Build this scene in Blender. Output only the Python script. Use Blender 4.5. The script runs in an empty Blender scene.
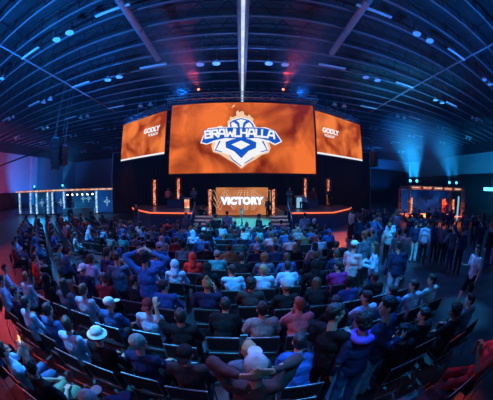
import bpy, bmesh, math, random
from mathutils import Vector, Matrix, Euler
from mathutils.noise import noise as pnoise
R = math.radians
PI = math.pi
rng = random.Random(7)
col = bpy.context.scene.collection
sc = bpy.context.scene

# ------------------------------------------------------------------ camera
CAMZ = 2.9
FPX = 230.0
PITCH = R(2.75)
YAW = R(1.1)
cd = bpy.data.cameras.new('camera')
cam = bpy.data.objects.new('camera', cd)
col.objects.link(cam)
cam.location = (0, 0, CAMZ)
cam.rotation_euler = Euler((PI / 2 - PITCH, 0, -YAW), 'XYZ')
cd.type = 'PANO'
cd.sensor_fit = 'HORIZONTAL'
cd.sensor_width = 36.0
cd.panorama_type = 'FISHEYE_EQUISOLID'
cd.fisheye_lens = FPX * 36.0 / 493.0
cd.fisheye_fov = R(180)
sc.camera = cam

def ray(px, py):
    """the direction in which the lens sees pixel (px, py)"""
    dx = px - 246.5; dz = 200 - py
    r = math.hypot(dx, dz) or 1e-9
    th = 2 * math.asin(r / (2 * FPX))
    s = math.sin(th) / r
    x, y, z = dx * s, math.cos(th), dz * s
    y, z = y * math.cos(PITCH) + z * math.sin(PITCH), -y * math.sin(PITCH) + z * math.cos(PITCH)
    return Vector((x * math.cos(YAW) + y * math.sin(YAW), -x * math.sin(YAW) + y * math.cos(YAW), z))

def at_h(px, py, h):
    d = ray(px, py); s = (h - CAMZ) / d.z
    return Vector((d.x * s, d.y * s, h))

def at_y(px, py, Y):
    d = ray(px, py); s = Y / d.y
    return Vector((d.x * s, Y, CAMZ + d.z * s))

def at_line(px, py, A, B):
    """where the pixel's ray meets the vertical plane through A and B"""
    d = ray(px, py)
    nx, ny = -(B[1] - A[1]), (B[0] - A[0])
    s = (A[0] * nx + A[1] * ny) / (d.x * nx + d.y * ny)
    return Vector((d.x * s, d.y * s, CAMZ + d.z * s))

# --------------------------------------------------------------- materials
def lin(c):
    if isinstance(c, str):
        c = tuple(int(c[i:i + 2], 16) / 255 for i in (0, 2, 4))
        return tuple(v / 12.92 if v <= .04045 else ((v + .055) / 1.055) ** 2.4 for v in c)
    return c

def mat(name, c, rough=.6, metal=0., var=.12, scale=8., bump=.0, coat=0., spec=.5):
    m = bpy.data.materials.new(name); m.use_nodes = True
    nt = m.node_tree; b = nt.nodes['Principled BSDF']
    c = lin(c)
    b.inputs['Roughness'].default_value = rough
    b.inputs['Metallic'].default_value = metal
    b.inputs['Specular IOR Level'].default_value = spec
    if coat: b.inputs['Coat Weight'].default_value = coat
    tc = nt.nodes.new('ShaderNodeTexCoord')
    nz = nt.nodes.new('ShaderNodeTexNoise'); nz.inputs['Scale'].default_value = scale; nz.inputs['Detail'].default_value = 3
    rp = nt.nodes.new('ShaderNodeValToRGB')
    rp.color_ramp.elements[0].color = tuple(max(0, v * (1 - var)) for v in c) + (1,)
    rp.color_ramp.elements[1].color = tuple(min(1, v * (1 + var)) for v in c) + (1,)
    rp.color_ramp.elements[0].position = .3; rp.color_ramp.elements[1].position = .7
    nt.links.new(tc.outputs['Object'], nz.inputs['Vector'])
    nt.links.new(nz.outputs['Fac'], rp.inputs['Fac'])
    nt.links.new(rp.outputs['Color'], b.inputs['Base Color'])
    if bump:
        bp = nt.nodes.new('ShaderNodeBump'); bp.inputs['Strength'].default_value = bump
        bp.inputs['Distance'].default_value = .02
        nt.links.new(nz.outputs['Fac'], bp.inputs['Height'])
        nt.links.new(bp.outputs['Normal'], b.inputs['Normal'])
    return m

def emis(name, c, strength=1., c2=None, scale=3., lo=.35, hi=.65, detail=3, dist=0.):
    m = bpy.data.materials.new(name); m.use_nodes = True
    nt = m.node_tree; nt.nodes.remove(nt.nodes['Principled BSDF'])
    e = nt.nodes.new('ShaderNodeEmission'); e.inputs['Strength'].default_value = strength
    nt.links.new(e.outputs[0], nt.nodes['Material Output'].inputs['Surface'])
    if c2 is None:
        e.inputs['Color'].default_value = lin(c) + (1,)
    else:
        tc = nt.nodes.new('ShaderNodeTexCoord')
        nz = nt.nodes.new('ShaderNodeTexNoise'); nz.inputs['Scale'].default_value = scale
        nz.inputs['Detail'].default_value = detail; nz.inputs['Distortion'].default_value = dist
        rp = nt.nodes.new('ShaderNodeValToRGB')
        rp.color_ramp.elements[0].color = lin(c) + (1,); rp.color_ramp.elements[1].color = lin(c2) + (1,)
        rp.color_ramp.elements[0].position = lo; rp.color_ramp.elements[1].position = hi
        nt.links.new(tc.outputs['Object'], nz.inputs['Vector'])
        nt.links.new(nz.outputs['Fac'], rp.inputs['Fac']); nt.links.new(rp.outputs['Color'], e.inputs['Color'])
    return m

M = {}
M['carpet'] = mat('carpet', (.06, .042, .045), .42, var=.5, scale=1.6, bump=.2)
M['deck'] = mat('roof_deck', (.028, .03, .034), .8, var=.4, scale=.4)
M['steel'] = mat('painted_steel', (.18, .19, .21), .5, var=.1)
M['web'] = mat('dark_steel_web', (.03, .032, .037), .6, var=.1)
M['duct'] = mat('duct_metal', (.26, .27, .3), .5, metal=.2)
M['drape'] = mat('black_drape', (.012, .012, .014), .9, var=.3, scale=2)
M['wallpale'] = mat('pale_wall', (.42, .42, .45), .8, var=.1, scale=.3)
M['wallblue'] = mat('wall_band', (.30, .32, .36), .8, var=.1, scale=.3)
M['lampwhite'] = mat('lamp_white', (.9, .9, .9), .35)
M['black'] = mat('matt_black', (.018, .018, .02), .55)
M['blackmetal'] = mat('black_metal', (.05, .05, .055), .3, metal=.6)
M['chrome'] = mat('bright_metal', (.30, .31, .34), .45, metal=1.)
M['truss'] = mat('aluminium_truss', (.6, .6, .62), .3, metal=.8)
M['seatpad'] = mat('seat_fabric', (.014, .014, .018), .8, scale=30, bump=.2, spec=.2)
M['stage'] = mat('stage_deck', (.10, .10, .12), .28, var=.15, scale=1.)
M['skirt'] = mat('stage_skirt', (.05, .06, .14), .6)
M['teal'] = mat('teal_platform', (.16, .42, .45), .6, var=.1, scale=1.)
M['nosing'] = mat('white_nosing', (.85, .85, .85), .4)
M['skin'] = mat('skin', (.60, .36, .26), .5, var=.06)
M['skin_dark'] = mat('skin_dark', (.27, .15, .10), .5, var=.06)
M['eye'] = mat('eye_dark', (.02, .02, .02), .2)
M['lens'] = emis('blue_lens', (.04, .5, 1.), 6.)
M['redlens'] = emis('red_lens', (1., .16, .08), 5.)
M['warmlens'] = emis('warm_lens', (1., .8, .6), 8.)
M['screen'] = emis('orange_clouds', '7a2008', 1., 'f2742e', .30, .36, .62, 6, .6)
M['screen_side'] = emis('orange_clouds_side', '98300a', 1., 'f48038', .45, .38, .62, 5, .5)
M['portal'] = emis('portal_orange', '9c4a26', 1., 'd08650', .5, .35, .65, 4)
M['wht'] = emis('graphic_white', 'f4f4f6', 1.)
M['whtbright'] = emis('graphic_bright', 'ffffff', 1.6)
M['glowblue'] = emis('graphic_halo', '9fb4e8', 1.)
M['cream'] = emis('graphic_cream', 'f3c9a2', 1.)
M['gblue'] = emis('graphic_blue', '1255c4', 1.)
M['gdark'] = emis('graphic_shadow', '6a1c0a', 1.)
M['winline'] = emis('graphic_outline', 'd8b08c', 1.)
M['strip'] = emis('orange_strip', (1., .15, .05), 1.5)
M['towerglow'] = emis('tower_glow', (.45, .03, .01), 1.25, (1., .42, .22), 5., .42, .58)
M['colglow'] = emis('column_glow', (.02, .18, .55), 1.7, (.6, .9, 1.), 7., .45, .62)
M['topglow'] = emis('top_glow', (.9, .2, .06), 1., (1., .8, .65), 3., .45, .6)
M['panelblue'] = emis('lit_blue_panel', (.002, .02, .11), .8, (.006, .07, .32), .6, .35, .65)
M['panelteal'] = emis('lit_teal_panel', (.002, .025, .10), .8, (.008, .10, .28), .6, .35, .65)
M['emblem'] = emis('emblem_pale', (.25, .55, .8), .9)
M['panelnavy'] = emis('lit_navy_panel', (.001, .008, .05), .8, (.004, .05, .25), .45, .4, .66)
M['phone'] = emis('phone_glow', (1., .45, .15), 2.)
M['ridge'] = emis('ridge_strip', (.45, .62, 1.), 1.05, (.75, .85, 1.), .8)
M['cyan'] = emis('cyan_tube', (.1, .6, 1.), 3.)
M['boothfloor'] = mat('booth_floor', (.5, .42, .36), .5)

CLOTH = {}
def cloth(name):
    if name not in CLOTH:
        c = {'black': (.012, .012, .015), 'charcoal': (.04, .04, .045), 'navy': (.02, .03, .09), 'blue': (.03, .12, .32),
             'royal blue': (.03, .12, .45), 'light blue': (.35, .55, .8), 'white': (.8, .8, .8), 'grey': (.28, .28, .30), 'pale grey': (.5, .5, .52),
             'red': (.75, .03, .025), 'pink': (.7, .25, .3), 'magenta': (.45, .03, .25), 'maroon': (.2, .02, .03), 'green': (.3, .6, .12),
             'teal': (.05, .35, .4), 'brown': (.15, .08, .05), 'olive': (.22, .22, .10), 'plaid': (.55, .40, .45), 'denim': (.10, .16, .32),
             'light denim': (.35, .45, .6), 'khaki': (.4, .33, .22), 'tan': (.45, .30, .2), 'umber': (.09, .055, .06), 'violet': (.25, .12, .8), 'orange': (.8, .25, .05),
             'slate': (.10, .13, .2)}[name]
        CLOTH[name] = mat('cloth_' + name.replace(' ', '_'), c, .85, var=.25, scale=9, bump=.6, spec=.12)
    return CLOTH[name]
HAIRC = {'black': mat('hair_black', (.012, .010, .009), .5, scale=40, bump=.5), 'brown': mat('hair_brown', (.07, .035, .02), .5, scale=40, bump=.5),
         'fair': mat('hair_fair', (.35, .24, .12), .5, scale=40, bump=.5), 'auburn': mat('hair_auburn', (.25, .07, .03), .5, scale=40, bump=.5)}

# ----------------------------------------------------------------- helpers
def B(bm, c, s, rot=None, bev=0.):
    """box of size s at centre c"""
    r = bmesh.ops.create_cube(bm, size=1)
    vs = r['verts']
    bmesh.ops.scale(bm, vec=s, verts=vs)
    if bev:
        es = list({e for v in vs for e in v.link_edges})
        rr = bmesh.ops.bevel(bm, geom=es, offset=bev, segments=2, affect='EDGES', profile=.5)
        vs = list({v for f in rr['faces'] for v in f.verts} | {v for v in vs if v.is_valid})
    if rot is not None:
        bmesh.ops.rotate(bm, cent=(0, 0, 0), matrix=rot, verts=vs)
    bmesh.ops.translate(bm, vec=c, verts=vs)
    return vs

def T(bm, p0, p1, r0, r1=None, n=8, caps=True):
    """straight tube or cone from p0 to p1"""
    p0 = Vector(p0); p1 = Vector(p1); d = p1 - p0
    if r1 is None: r1 = r0
    if d.length < 1e-6: return
    m = d.to_track_quat('Z', 'Y').to_matrix().to_4x4()
    m.translation = (p0 + p1) / 2
    bmesh.ops.create_cone(bm, cap_ends=caps, segments=n, radius1=r0, radius2=r1, depth=d.length, matrix=m)

def bar(bm, p0, p1, w, h):
    p0 = Vector(p0); p1 = Vector(p1); d = p1 - p0
    q = d.to_track_quat('X', 'Z').to_matrix().to_4x4(); q.translation = (p0 + p1) / 2
    bmesh.ops.create_cube(bm, size=1, matrix=q @ Matrix.Diagonal((d.length, w, h, 1)))

def E_(bm, c, r, rot=None, u=16, v=10):
    m = Matrix.Translation(c)
    if rot is not None: m = m @ rot.to_4x4()
    bmesh.ops.create_uvsphere(bm, u_segments=u, v_segments=v, radius=1, matrix=m @ Matrix.Diagonal((r[0], r[1], r[2], 1)))

def P(bm, pts, y0=0., y1=.02, loc=None):
    """prism: outline pts (3d), pushed by vector"""
    vs = [bm.verts.new(p) for p in pts]
    f = bm.faces.new(vs)
    r = bmesh.ops.extrude_face_region(bm, geom=[f])
    bmesh.ops.translate(bm, vec=loc or (0, y1 - y0, 0), verts=[g for g in r['geom'] if isinstance(g, bmesh.types.BMVert)])

def obj(name, bm, m, parent=None, smooth=False):
    me = bpy.data.meshes.new(name)
    bmesh.ops.recalc_face_normals(bm, faces=bm.faces)
    bm.to_mesh(me); bm.free()
    if smooth:
        for p in me.polygons: p.use_smooth = True
    me.materials.append(m)
    o = bpy.data.objects.new(name, me); col.objects.link(o)
    if parent: o.parent = parent
    return o

def tag(o, label, cat, group=None):
    o['label'] = label; o['category'] = cat
    if group: o['group'] = group
    return o

def empty(name, label, cat, loc=(0, 0, 0), rz=0, group=None):
    o = bpy.data.objects.new(name, None); o.empty_display_size = .2
    col.objects.link(o); o.location = loc; o.rotation_euler = (0, 0, rz)
    return tag(o, label, cat, group)

def struct(name, bm, m, parent=None):
    o = obj(name, bm, m, parent)
    if not parent: o['kind'] = 'structure'
    return o

def dup(root, loc, rz=None, label=None, group=None):
    r = root.copy(); col.objects.link(r); r.location = loc
    if rz is not None: r.rotation_euler = (0, 0, rz)
    if label: r['label'] = label
    if group: r['group'] = group
    for ch in list(root.children):
        c = ch.copy(); col.objects.link(c); c.parent = r
        for g in list(ch.children):
            d = g.copy(); col.objects.link(d); d.parent = c
    return r

def text_obj(name, s, size, m, parent, loc, rz=0., offset=0., outline=None, shear=0., depth=.01, rx=PI / 2, sx=1.):
    cu = bpy.data.curves.new(name, 'FONT'); cu.body = s; cu.size = size
    cu.align_x = 'CENTER'; cu.align_y = 'CENTER'; cu.offset = offset; cu.shear = shear; cu.space_character = 1.07 if s == 'VICTORY' else 1.
    if outline:
        cu.fill_mode = 'NONE'; cu.bevel_depth = outline; cu.bevel_resolution = 1
    else:
        cu.extrude = depth
    t = bpy.data.objects.new('tmp', cu); col.objects.link(t)
    dg = bpy.context.evaluated_depsgraph_get()
    me = bpy.data.meshes.new_from_object(t.evaluated_get(dg))
    bpy.data.objects.remove(t); bpy.data.curves.remove(cu)
    me.materials.clear(); me.materials.append(m)
    o = bpy.data.objects.new(name, me); col.objects.link(o)
    o.parent = parent; o.location = loc; o.rotation_euler = (rx, 0, rz); o.scale = (sx, 1, 1)
    return o

ORD = ['zeroth', 'first', 'second', 'third', 'fourth', 'fifth', 'sixth', 'seventh', 'eighth', 'ninth', 'tenth', 'eleventh', 'twelfth',
       'thirteenth', 'fourteenth', 'fifteenth', 'sixteenth', 'seventeenth', 'eighteenth', 'nineteenth', 'twentieth']
def nth(n): return ORD[n] if n < len(ORD) else 'twenty-' + ORD[n - 20]

# -------------------------------------------------------------- the hall
HX, Y0, Y1, HZ = 46., -7., 50., 14.6
bm = bmesh.new(); B(bm, (0, (Y0 + Y1) / 2, -.1), (2 * HX + 1, Y1 - Y0 + 1, .2)); struct('floor', bm, M['carpet'])
bm = bmesh.new()
B(bm, (0, (Y0 + Y1) / 2, HZ + .1), (2 * HX + 1, Y1 - Y0 + 1, .2))
k = Y0
while k < Y1:
    B(bm, (0, k, HZ - .03), (2 * HX, .10, .07)); k += .6
ceil = struct('ceiling', bm, M['deck'])
jy = 8.3 - 1.82 * 8
while jy < Y1:
    bm = bmesh.new(); zb = 12.86; zt = 14.45
    B(bm, (0, jy, zb), (2 * HX, .14, .09))
    jo = obj('roof_joist', bm, M['steel'], ceil); bm = bmesh.new()
    B(bm, (0, jy, zt), (2 * HX, .14, .10)); n = 52; st = 2 * HX / n
    for i in range(n):
        x = -HX + i * st
        bar(bm, (x, jy, zb), (x + st / 2, jy, zt), .05, .05); bar(bm, (x + st / 2, jy, zt), (x + st, jy, zb), .05, .05)
    obj('web', bm, M['web'], jo)
    jy += 1.82
bm = bmesh.new()
for sx in (-1, 1):
    B(bm, (sx * .26, (Y0 + Y1) / 2, 12.66), (.12, Y1 - Y0, .34))
B(bm, (0, (Y0 + Y1) / 2, 12.86), (.6, Y1 - Y0, .06))
obj('ridge_channel', bm, M['duct'], ceil)
bm = bmesh.new(); B(bm, (0, 12.5, 12.74), (.20, 33., .10)); obj('ridge_strip', bm, M['ridge'], ceil)  # bright middle of the ridge made as an emissive strip
for x, r, ye in ((-6.2, .21, 14.), (6.2, .21, 13.), (-15.6, .07, 24.), (15.6, .07, 24.)):
    bm = bmesh.new(); T(bm, (x, Y0, 12.55), (x, ye, 12.55), r, n=14)
    yy = Y0 + 1
    while yy < ye - 1:
        T(bm, (x, yy, 12.55), (x, yy + .12, 12.55), r * 1.12, n=14); yy += 3.2
    obj('duct', bm, M['duct'], ceil, True)

def wall(name, a, b, z0, z1, m, th=.3):
    bm = bmesh.new(); a = Vector((a[0], a[1], 0)); b = Vector((b[0], b[1], 0))
    c = (a + b) / 2; d = b - a
    B(bm, (c.x, c.y, (z0 + z1) / 2), (d.length, th, z1 - z0), Matrix.Rotation(math.atan2(d.y, d.x), 3, 'Z'))
    return struct(name, bm, m)
wl = wall('wall_left', (-HX, Y0), (-HX, Y1), 0, HZ, M['wallblue'])
wr = wall('wall_right', (HX, Y0), (HX, Y1), 0, HZ, M['wallblue'])
wb = wall('wall_back', (-HX, Y1), (HX, Y1), 0, HZ, M['wallblue'])
wall('wall_rear', (-HX, Y0), (HX, Y0), 0, HZ, M['drape'])
def drape(name, a, b, z0, z1, m=None, parent=None, amp=.12, per=.5):
    bm = bmesh.new(); a = Vector((a[0], a[1], 0)); b = Vector((b[0], b[1], 0)); d = b - a; L = d.length
    d.normalize(); nr = Vector((-d.y, d.x, 0)); n = max(6, int(L / per * 4)); prev = None
    for i in range(n + 1):
        s = L * i / n; p = a + d * s + nr * amp * math.sin(s / per * 2 * PI) * .5
        v = (bm.verts.new((p.x, p.y, z0)), bm.verts.new((p.x, p.y, z1)))
        if prev: bm.faces.new((prev[0], v[0], v[1], prev[1]))
        prev = v
    o = obj(name, bm, m or M['drape'], parent, True)
    md = o.modifiers.new('thick', 'SOLIDIFY'); md.thickness = .02
    return o
tag(drape('drape', (HX - .7, 6), (HX - .7, Y1 - 1), .02, 6.6), 'long black drape hanging along the right side wall below the pale band', 'drape')
tag(drape('drape', (-HX + .7, Y0 + 1), (-HX + .7, Y1 - 2), .02, 3.0), 'low black drape along the left side wall beyond the booth', 'drape')
tag(drape('drape', (-27, Y1 - .9), (HX - 1, Y1 - .9), .02, 8.0), 'black drape covering the back wall behind the stage', 'drape')
# upper dark bulkhead over the pale bands of the side walls
for nm, s in (('trim_1', -1), ('trim_2', 1)):
    bm = bmesh.new(); B(bm, (s * (HX - .45), (Y0 + Y1) / 2, 12.7), (.5, Y1 - Y0 - .5, 3.7)); struct(nm, bm, M['black'])
bm = bmesh.new(); B(bm, (0, Y1 - .45, 12.7), (2 * HX - 2, .5, 3.7)); struct('trim_3', bm, M['black'])
bm = bmesh.new(); B(bm, (-HX + .5, 33, 5.5), (.6, 2.2, 10.4)); struct('trim_lightpatch', bm, M['wallpale'])  # pale block standing in for a bluish patch of light on the wall
# black backing drape behind the stage, hung on its own pipe
d = tag(drape('stage_drape', (-16.2, 25.2), (15.9, 25.2), .02, 7.6), 'wide black drape hung right behind the stage under the screens', 'drape')
bm = bmesh.new(); T(bm, (-16.3, 25.2, 7.6), (16, 25.2, 7.6), .05)
for x in (-16.3, 16.): T(bm, (x, 25.2, 0), (x, 25.2, 7.6), .05)
obj('drape_pipe', bm, M['truss'], d)

# ceiling lamps: one of each kind, then copies on the hall's grid
lt = empty('linear_light', '', 'light')
bm = bmesh.new(); B(bm, (0, 0, .05), (2.3, .22, .07), bev=.015); obj('housing', bm, M['lampwhite'], lt)
bm = bmesh.new(); B(bm, (0, 0, 0.0), (2.24, .16, .03), bev=.01); obj('diffuser', bm, M['lampwhite'], lt)
for x in (-.8, .8):
    bm = bmesh.new(); T(bm, (x, 0, .08), (x, 0, 2.15), .008, n=5); obj('hanger', bm, M['steel'], lt)
first = True
ycols = [7.4, 14.7, 22., 29.3, 36.6, 43.9]
for j, y in enumerate(ycols):
    xs = [-38, -30.2, -22.4, -14.5, -6.9, 6.9, 14.5, 22.4, 30.2, 38]
    for i, x in enumerate(xs):
        if j > 1 and abs(x) < 8: pass
        side = 'left' if x < 0 else 'right'
        num = (5 - i) if x < 0 else (i - 4)
        lab = 'linear ceiling light, %s to the %s of the ridge, %s cross row from the camera' % (nth(num), side, nth(j + 1))
        dy = .0 if abs(x) > 8 else -.1
        if first:
            lt.location = (x, y, 12.45); lt['label'] = lab; lt['group'] = 'linear ceiling lights'; first = False
        else: dup(lt, (x, y, 12.45), 0, lab, 'linear ceiling lights')
rl = empty('round_lamp', '', 'light')
bm = bmesh.new(); T(bm, (0, 0, 0), (0, 0, .16), .30, .20, n=24); T(bm, (0, 0, .16), (0, 0, .30), .14, .12, n=16); obj('shade', bm, M['lampwhite'], rl, False)
bm = bmesh.new(); T(bm, (0, 0, .30), (0, 0, 2.55), .012, n=6); obj('stem', bm, M['steel'], rl)
first = True
for j, y in enumerate(ycols):
    for i, x in enumerate([-38.2, -37, -28.8, -27.6, -20.2, -19., -11.1, -9.9, -3.1, -1.9, 1.9, 3.1, 9.9, 11.1, 19., 20.2, 27.6, 28.8, 37, 38.2]):
        side = 'left' if x < 0 else 'right'
        num = (10 - i) if x < 0 else (i - 9)
        lab = 'round ceiling lamp, %s to the %s of the ridge, %s cross row from the camera' % (nth(num), side, nth(j + 1))
        if j == 0 and abs(x) < 4: continue
        if first:
            rl.location = (x, y, 12.05); rl['label'] = lab; rl['group'] = 'round ceiling lamps'; first = False
        else: dup(rl, (x, y, 12.05), 0, lab, 'round ceiling lamps')

# ----------------------------------------------------------- truss maker
def lattice(bm, a, b, w, r=.025, step=.5):
    """box truss between a and b"""
    a = Vector(a); b = Vector(b); d = (b - a); L = d.length; q = d.to_track_quat('Z', 'Y').to_matrix()
    cs = [q @ Vector((sx * w / 2, sy * w / 2, 0)) for sx, sy in ((-1, -1), (1, -1), (1, 1), (-1, 1))]
    for c in cs: T(bm, a + c, b + c, r, n=6)
    n = max(1, int(round(L / step))); u = d / n
    for k in range(n):
        for i in range(4):
            c0, c1 = cs[i], cs[(i + 1) % 4]
            if k % 2: c0, c1 = c1, c0
            T(bm, a + c0 + u * k, a + c1 + u * (k + 1), r * .6, n=5)
    for k in (0, n):
        for i in range(4): T(bm, a + cs[i] + u * k, a + cs[(i + 1) % 4] + u * k, r * .6, n=5)

# ---------------------------------------------------------------- screens
SY = 20.
tl = at_y(171, 104.5, SY); br = at_y(314, 173.8, SY)
sx0, sx1, sz0, sz1 = -6.62, 6.66, br.z, at_y(242, 102.6, SY).z
scr = empty('led_screen', 'huge central led screen with blue and white logo over orange clouds', 'screen', ((sx0 + sx1) / 2, SY, sz0))
def toS(px, py, dy=0.):
    v = at_y(px, py, SY); return Vector((v.x - (sx0 + sx1) / 2, -dy, v.z - sz0))
W_, H_ = sx1 - sx0, sz1 - sz0
bm = bmesh.new(); B(bm, (0, .16, H_ / 2), (W_ + .16, .28, H_ + .16)); obj('cabinet', bm, M['black'], scr)
bm = bmesh.new(); B(bm, (0, 0.0, H_ / 2), (W_, .03, H_)); obj('picture', bm, M['screen'], scr)
def L(x, y): return (200 + x / 5.4, 98 + y / 5.4)
def graphic(name, pts, m, lay, parent=scr):
    bm = bmesh.new()
    P(bm, [toS(*L(x, y), .02 + lay * .012) for x, y in pts], 0, .008)
    return obj(name, bm, m, parent)
graphic('flame_graphic', [(150, 150), (148, 125), (160, 118), (162, 100), (178, 104), (196, 95), (194, 76), (204, 66), (214, 78), (224, 70), (236, 74), (240, 90), (256, 98), (266, 88), (276, 102), (290, 112), (286, 130), (304, 152), (225, 190)], M['cream'], 0)
graphic('spark_graphic', [(168, 54), (180, 38), (190, 36), (186, 46), (178, 50)], M['cream'], 0)
graphic('halo_graphic', [(70, 215), (62, 262), (70, 292), (105, 302), (150, 332), (186, 352), (224, 382), (262, 352), (300, 332), (330, 310), (372, 296), (382, 270), (370, 235), (350, 215)], M['cream'], 0)
graphic('banner_outline', [(2, 244), (26, 178), (44, 164), (90, 158), (112, 150), (128, 158), (150, 156), (158, 132), (176, 116), (222, 104), (268, 116), (290, 136), (296, 156), (320, 160), (352, 158), (404, 176), (444, 236), (404, 256), (376, 240), (70, 240), (36, 252)], M['wht'], 1)
graphic('shield_graphic', [(92, 215), (74, 272), (82, 288), (120, 296), (150, 304), (176, 338), (224, 374), (262, 336), (312, 308), (366, 288), (370, 272), (348, 215)], M['wht'], 1)
graphic('helmet_rim', [(164, 158), (160, 134), (180, 120), (222, 109), (264, 120), (286, 140), (292, 158)], M['gblue'], 2)
graphic('helmet_face', [(172, 160), (168, 138), (184, 126), (222, 115), (258, 125), (278, 142), (284, 160)], M['wht'], 3)
graphic('helmet_eye', [(178, 130), (196, 122), (212, 136), (216, 160), (206, 160), (198, 142)], M['gblue'], 4)
graphic('helmet_eye', [(268, 130), (250, 122), (234, 136), (230, 160), (240, 160), (248, 142)], M['gblue'], 4)
graphic('banner_blue', [(10, 240), (30, 184), (46, 170), (92, 164), (150, 160), (296, 160), (350, 164), (400, 180), (436, 234), (405, 248), (372, 230), (310, 216), (222, 222), (140, 216), (76, 230), (38, 246)], M['gblue'], 2)
graphic('chevron_graphic', [(138, 238), (176, 224), (222, 216), (268, 224), (304, 240), (302, 270), (262, 286), (224, 326), (184, 288), (140, 268)], M['gblue'], 3)
graphic('diamond_graphic', [(170, 252), (222, 230), (270, 252), (222, 278)], M['wht'], 4)
graphic('shield_line', [(104, 232), (112, 234), (86, 280), (120, 290), (118, 294), (80, 284)], M['gblue'], 3)
graphic('shield_line', [(342, 232), (334, 234), (360, 280), (326, 290), (328, 294), (366, 284)], M['gblue'], 3)
graphic('shield_line', [(160, 308), (182, 334), (224, 366), (224, 371), (178, 338), (156, 310)], M['gblue'], 3)
graphic('shield_line', [(288, 318), (266, 334), (240, 350), (238, 356), (268, 338), (290, 321)], M['gblue'], 3)
lets = [('B', 44, 198, .30), ('R', 82, 194, .18), ('A', 119, 190, .08), ('W', 163, 189, 0), ('L', 202, 190, 0), ('H', 237, 190, 0), ('A', 278, 190, -.02), ('L', 315, 191, -.08), ('L', 346, 194, -.16), ('A', 384, 199, -.30)]
GL = {'B': [[(0, 0), (0, 1), (.62, 1), (.62, .55), (.12, .52)], [(.62, .52), (.68, .5), (.68, 0), (0, 0)]],
      'R': [[(0, 0), (0, 1), (.66, 1), (.66, .48), (0, .48)], [(.32, .46), (.72, 0)]],
      'A': [[(0, 0), (.18, 1), (.56, 1), (.74, 0)], [(.14, .36), (.60, .36)]],
      'W': [[(0, 1), (.16, 0), (.44, .55), (.72, 0), (.88, 1)]],
      'L': [[(0, 1), (0, 0), (.56, 0)]],
      'H': [[(0, 0), (0, 1)], [(.70, 0), (.70, 1)], [(0, .5), (.70, .5)]]}
def glyph(bm, ch, cx, cz, w, h, t, y, th, rot):
    wm = max(p[0] for s_ in GL[ch] for p in s_)
    M2 = Matrix.Rotation(-rot, 3, 'Y')
    for s_ in GL[ch]:
        for p, q in zip(s_, s_[1:]):
            a_ = M2 @ Vector(((p[0] / wm - .5) * w, 0, (p[1] - .5) * h)) + Vector((cx, y, cz))
            b_ = M2 @ Vector(((q[0] / wm - .5) * w, 0, (q[1] - .5) * h)) + Vector((cx, y, cz))
            d_ = (b_ - a_).normalized() * t * .5
            bar(bm, a_ - d_, b_ + d_, th, t)
for i, (ch, x, y, rot) in enumerate(lets):
    p = toS(*L(x, y)); w = {'W': .70, 'L': .40, 'A': .60}.get(ch, .50)
    bm = bmesh.new(); glyph(bm, ch, p.x, p.z, w, .62, .30, -.09, .012, rot * .35); o2 = obj('letter_edge', bm, M['gblue'], scr)
    bm = bmesh.new(); glyph(bm, ch, p.x, p.z, w, .62, .175, -.12, .012, rot * .35); obj('logo_letter', bm, M['wht'], scr)

def side_screen(lab, px, mirror):
    # outer, inner edges of the angled screen
    Yi = 20.9; Yo = 24.1
    s = -1 if not mirror else 1
    if not mirror: A = at_y(122.3, 140, Yo); Bp = at_y(165.5, 130, Yi)
    else: A = at_y(316.2, 130, Yi); Bp = at_y(361, 140, Yo)
    A.z = Bp.z = 0
    d = Bp - A; Wd = d.length; rz = math.atan2(d.y, d.x)
    z0, z1 = CAMZ + 3.42, CAMZ + 7.85
    e = empty('led_screen', lab, 'screen', ((A.x + Bp.x) / 2, (A.y + Bp.y) / 2, z0), rz)
    H = z1 - z0
    bm = bmesh.new(); B(bm, (0, .16, H / 2), (Wd + .12, .28, H + .12)); obj('cabinet', bm, M['black'], e)
    bm = bmesh.new(); B(bm, (0, 0, H / 2 + .08), (Wd, .03, H - .16)); obj('picture', bm, M['screen_side'], e)
    bm = bmesh.new(); B(bm, (0, -.02, .09), (Wd, .04, .17)); obj('caption_bar', bm, M['wht'], e)
    tx = Wd * .22 if not mirror else -Wd * .23; tz = .62 if not mirror else .575
    text_obj('title_text', 'GODLY', .72, M['wht'], e, (tx, -.035, H * tz), offset=.035, shear=.12)
    text_obj('subtitle_text', 'VOLKOV', .38, M['wht'], e, (tx + (.3 if not mirror else -.22), -.035, H * (tz - .12)), offset=.008, shear=.12)
    bm = bmesh.new(); lattice(bm, (-Wd / 2, .3, H + .55), (Wd / 2, .3, H + .55), .5, .035, .6)
    for k in range(5):
        x = -Wd / 2 + Wd * (k + .5) / 5; T(bm, (x, .3, H + .8), (x, .3, 12.8 - z0), .015, n=5)
    obj('hanging_truss', bm, M['truss'], e)
    return e, Wd, H, rz
sL = side_screen('angled left led screen reading GODLY on orange', 0, False)
sR = side_screen('angled right led screen reading GODLY on orange', 0, True)
def mover_on(parent_loc, name='x'): pass

# truss over the main screen with lights
tr = empty('lighting_truss', 'long lighting truss hung right above the central screen', 'truss', (0, SY + .1, sz1 + .75))
bm = bmesh.new(); lattice(bm, (-7.1, 0, 0), (7.1, 0, 0), .6, .04, .7); obj('truss_body', bm, M['truss'], tr)
for x in (-6.5, -2.2, 2.2, 6.5):
    bm = bmesh.new(); T(bm, (x, 0, .3), (x, 0, 12.8 - sz1 - .75), .02, n=5); obj('hanging_cable', bm, M['blackmetal'], tr)

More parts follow.
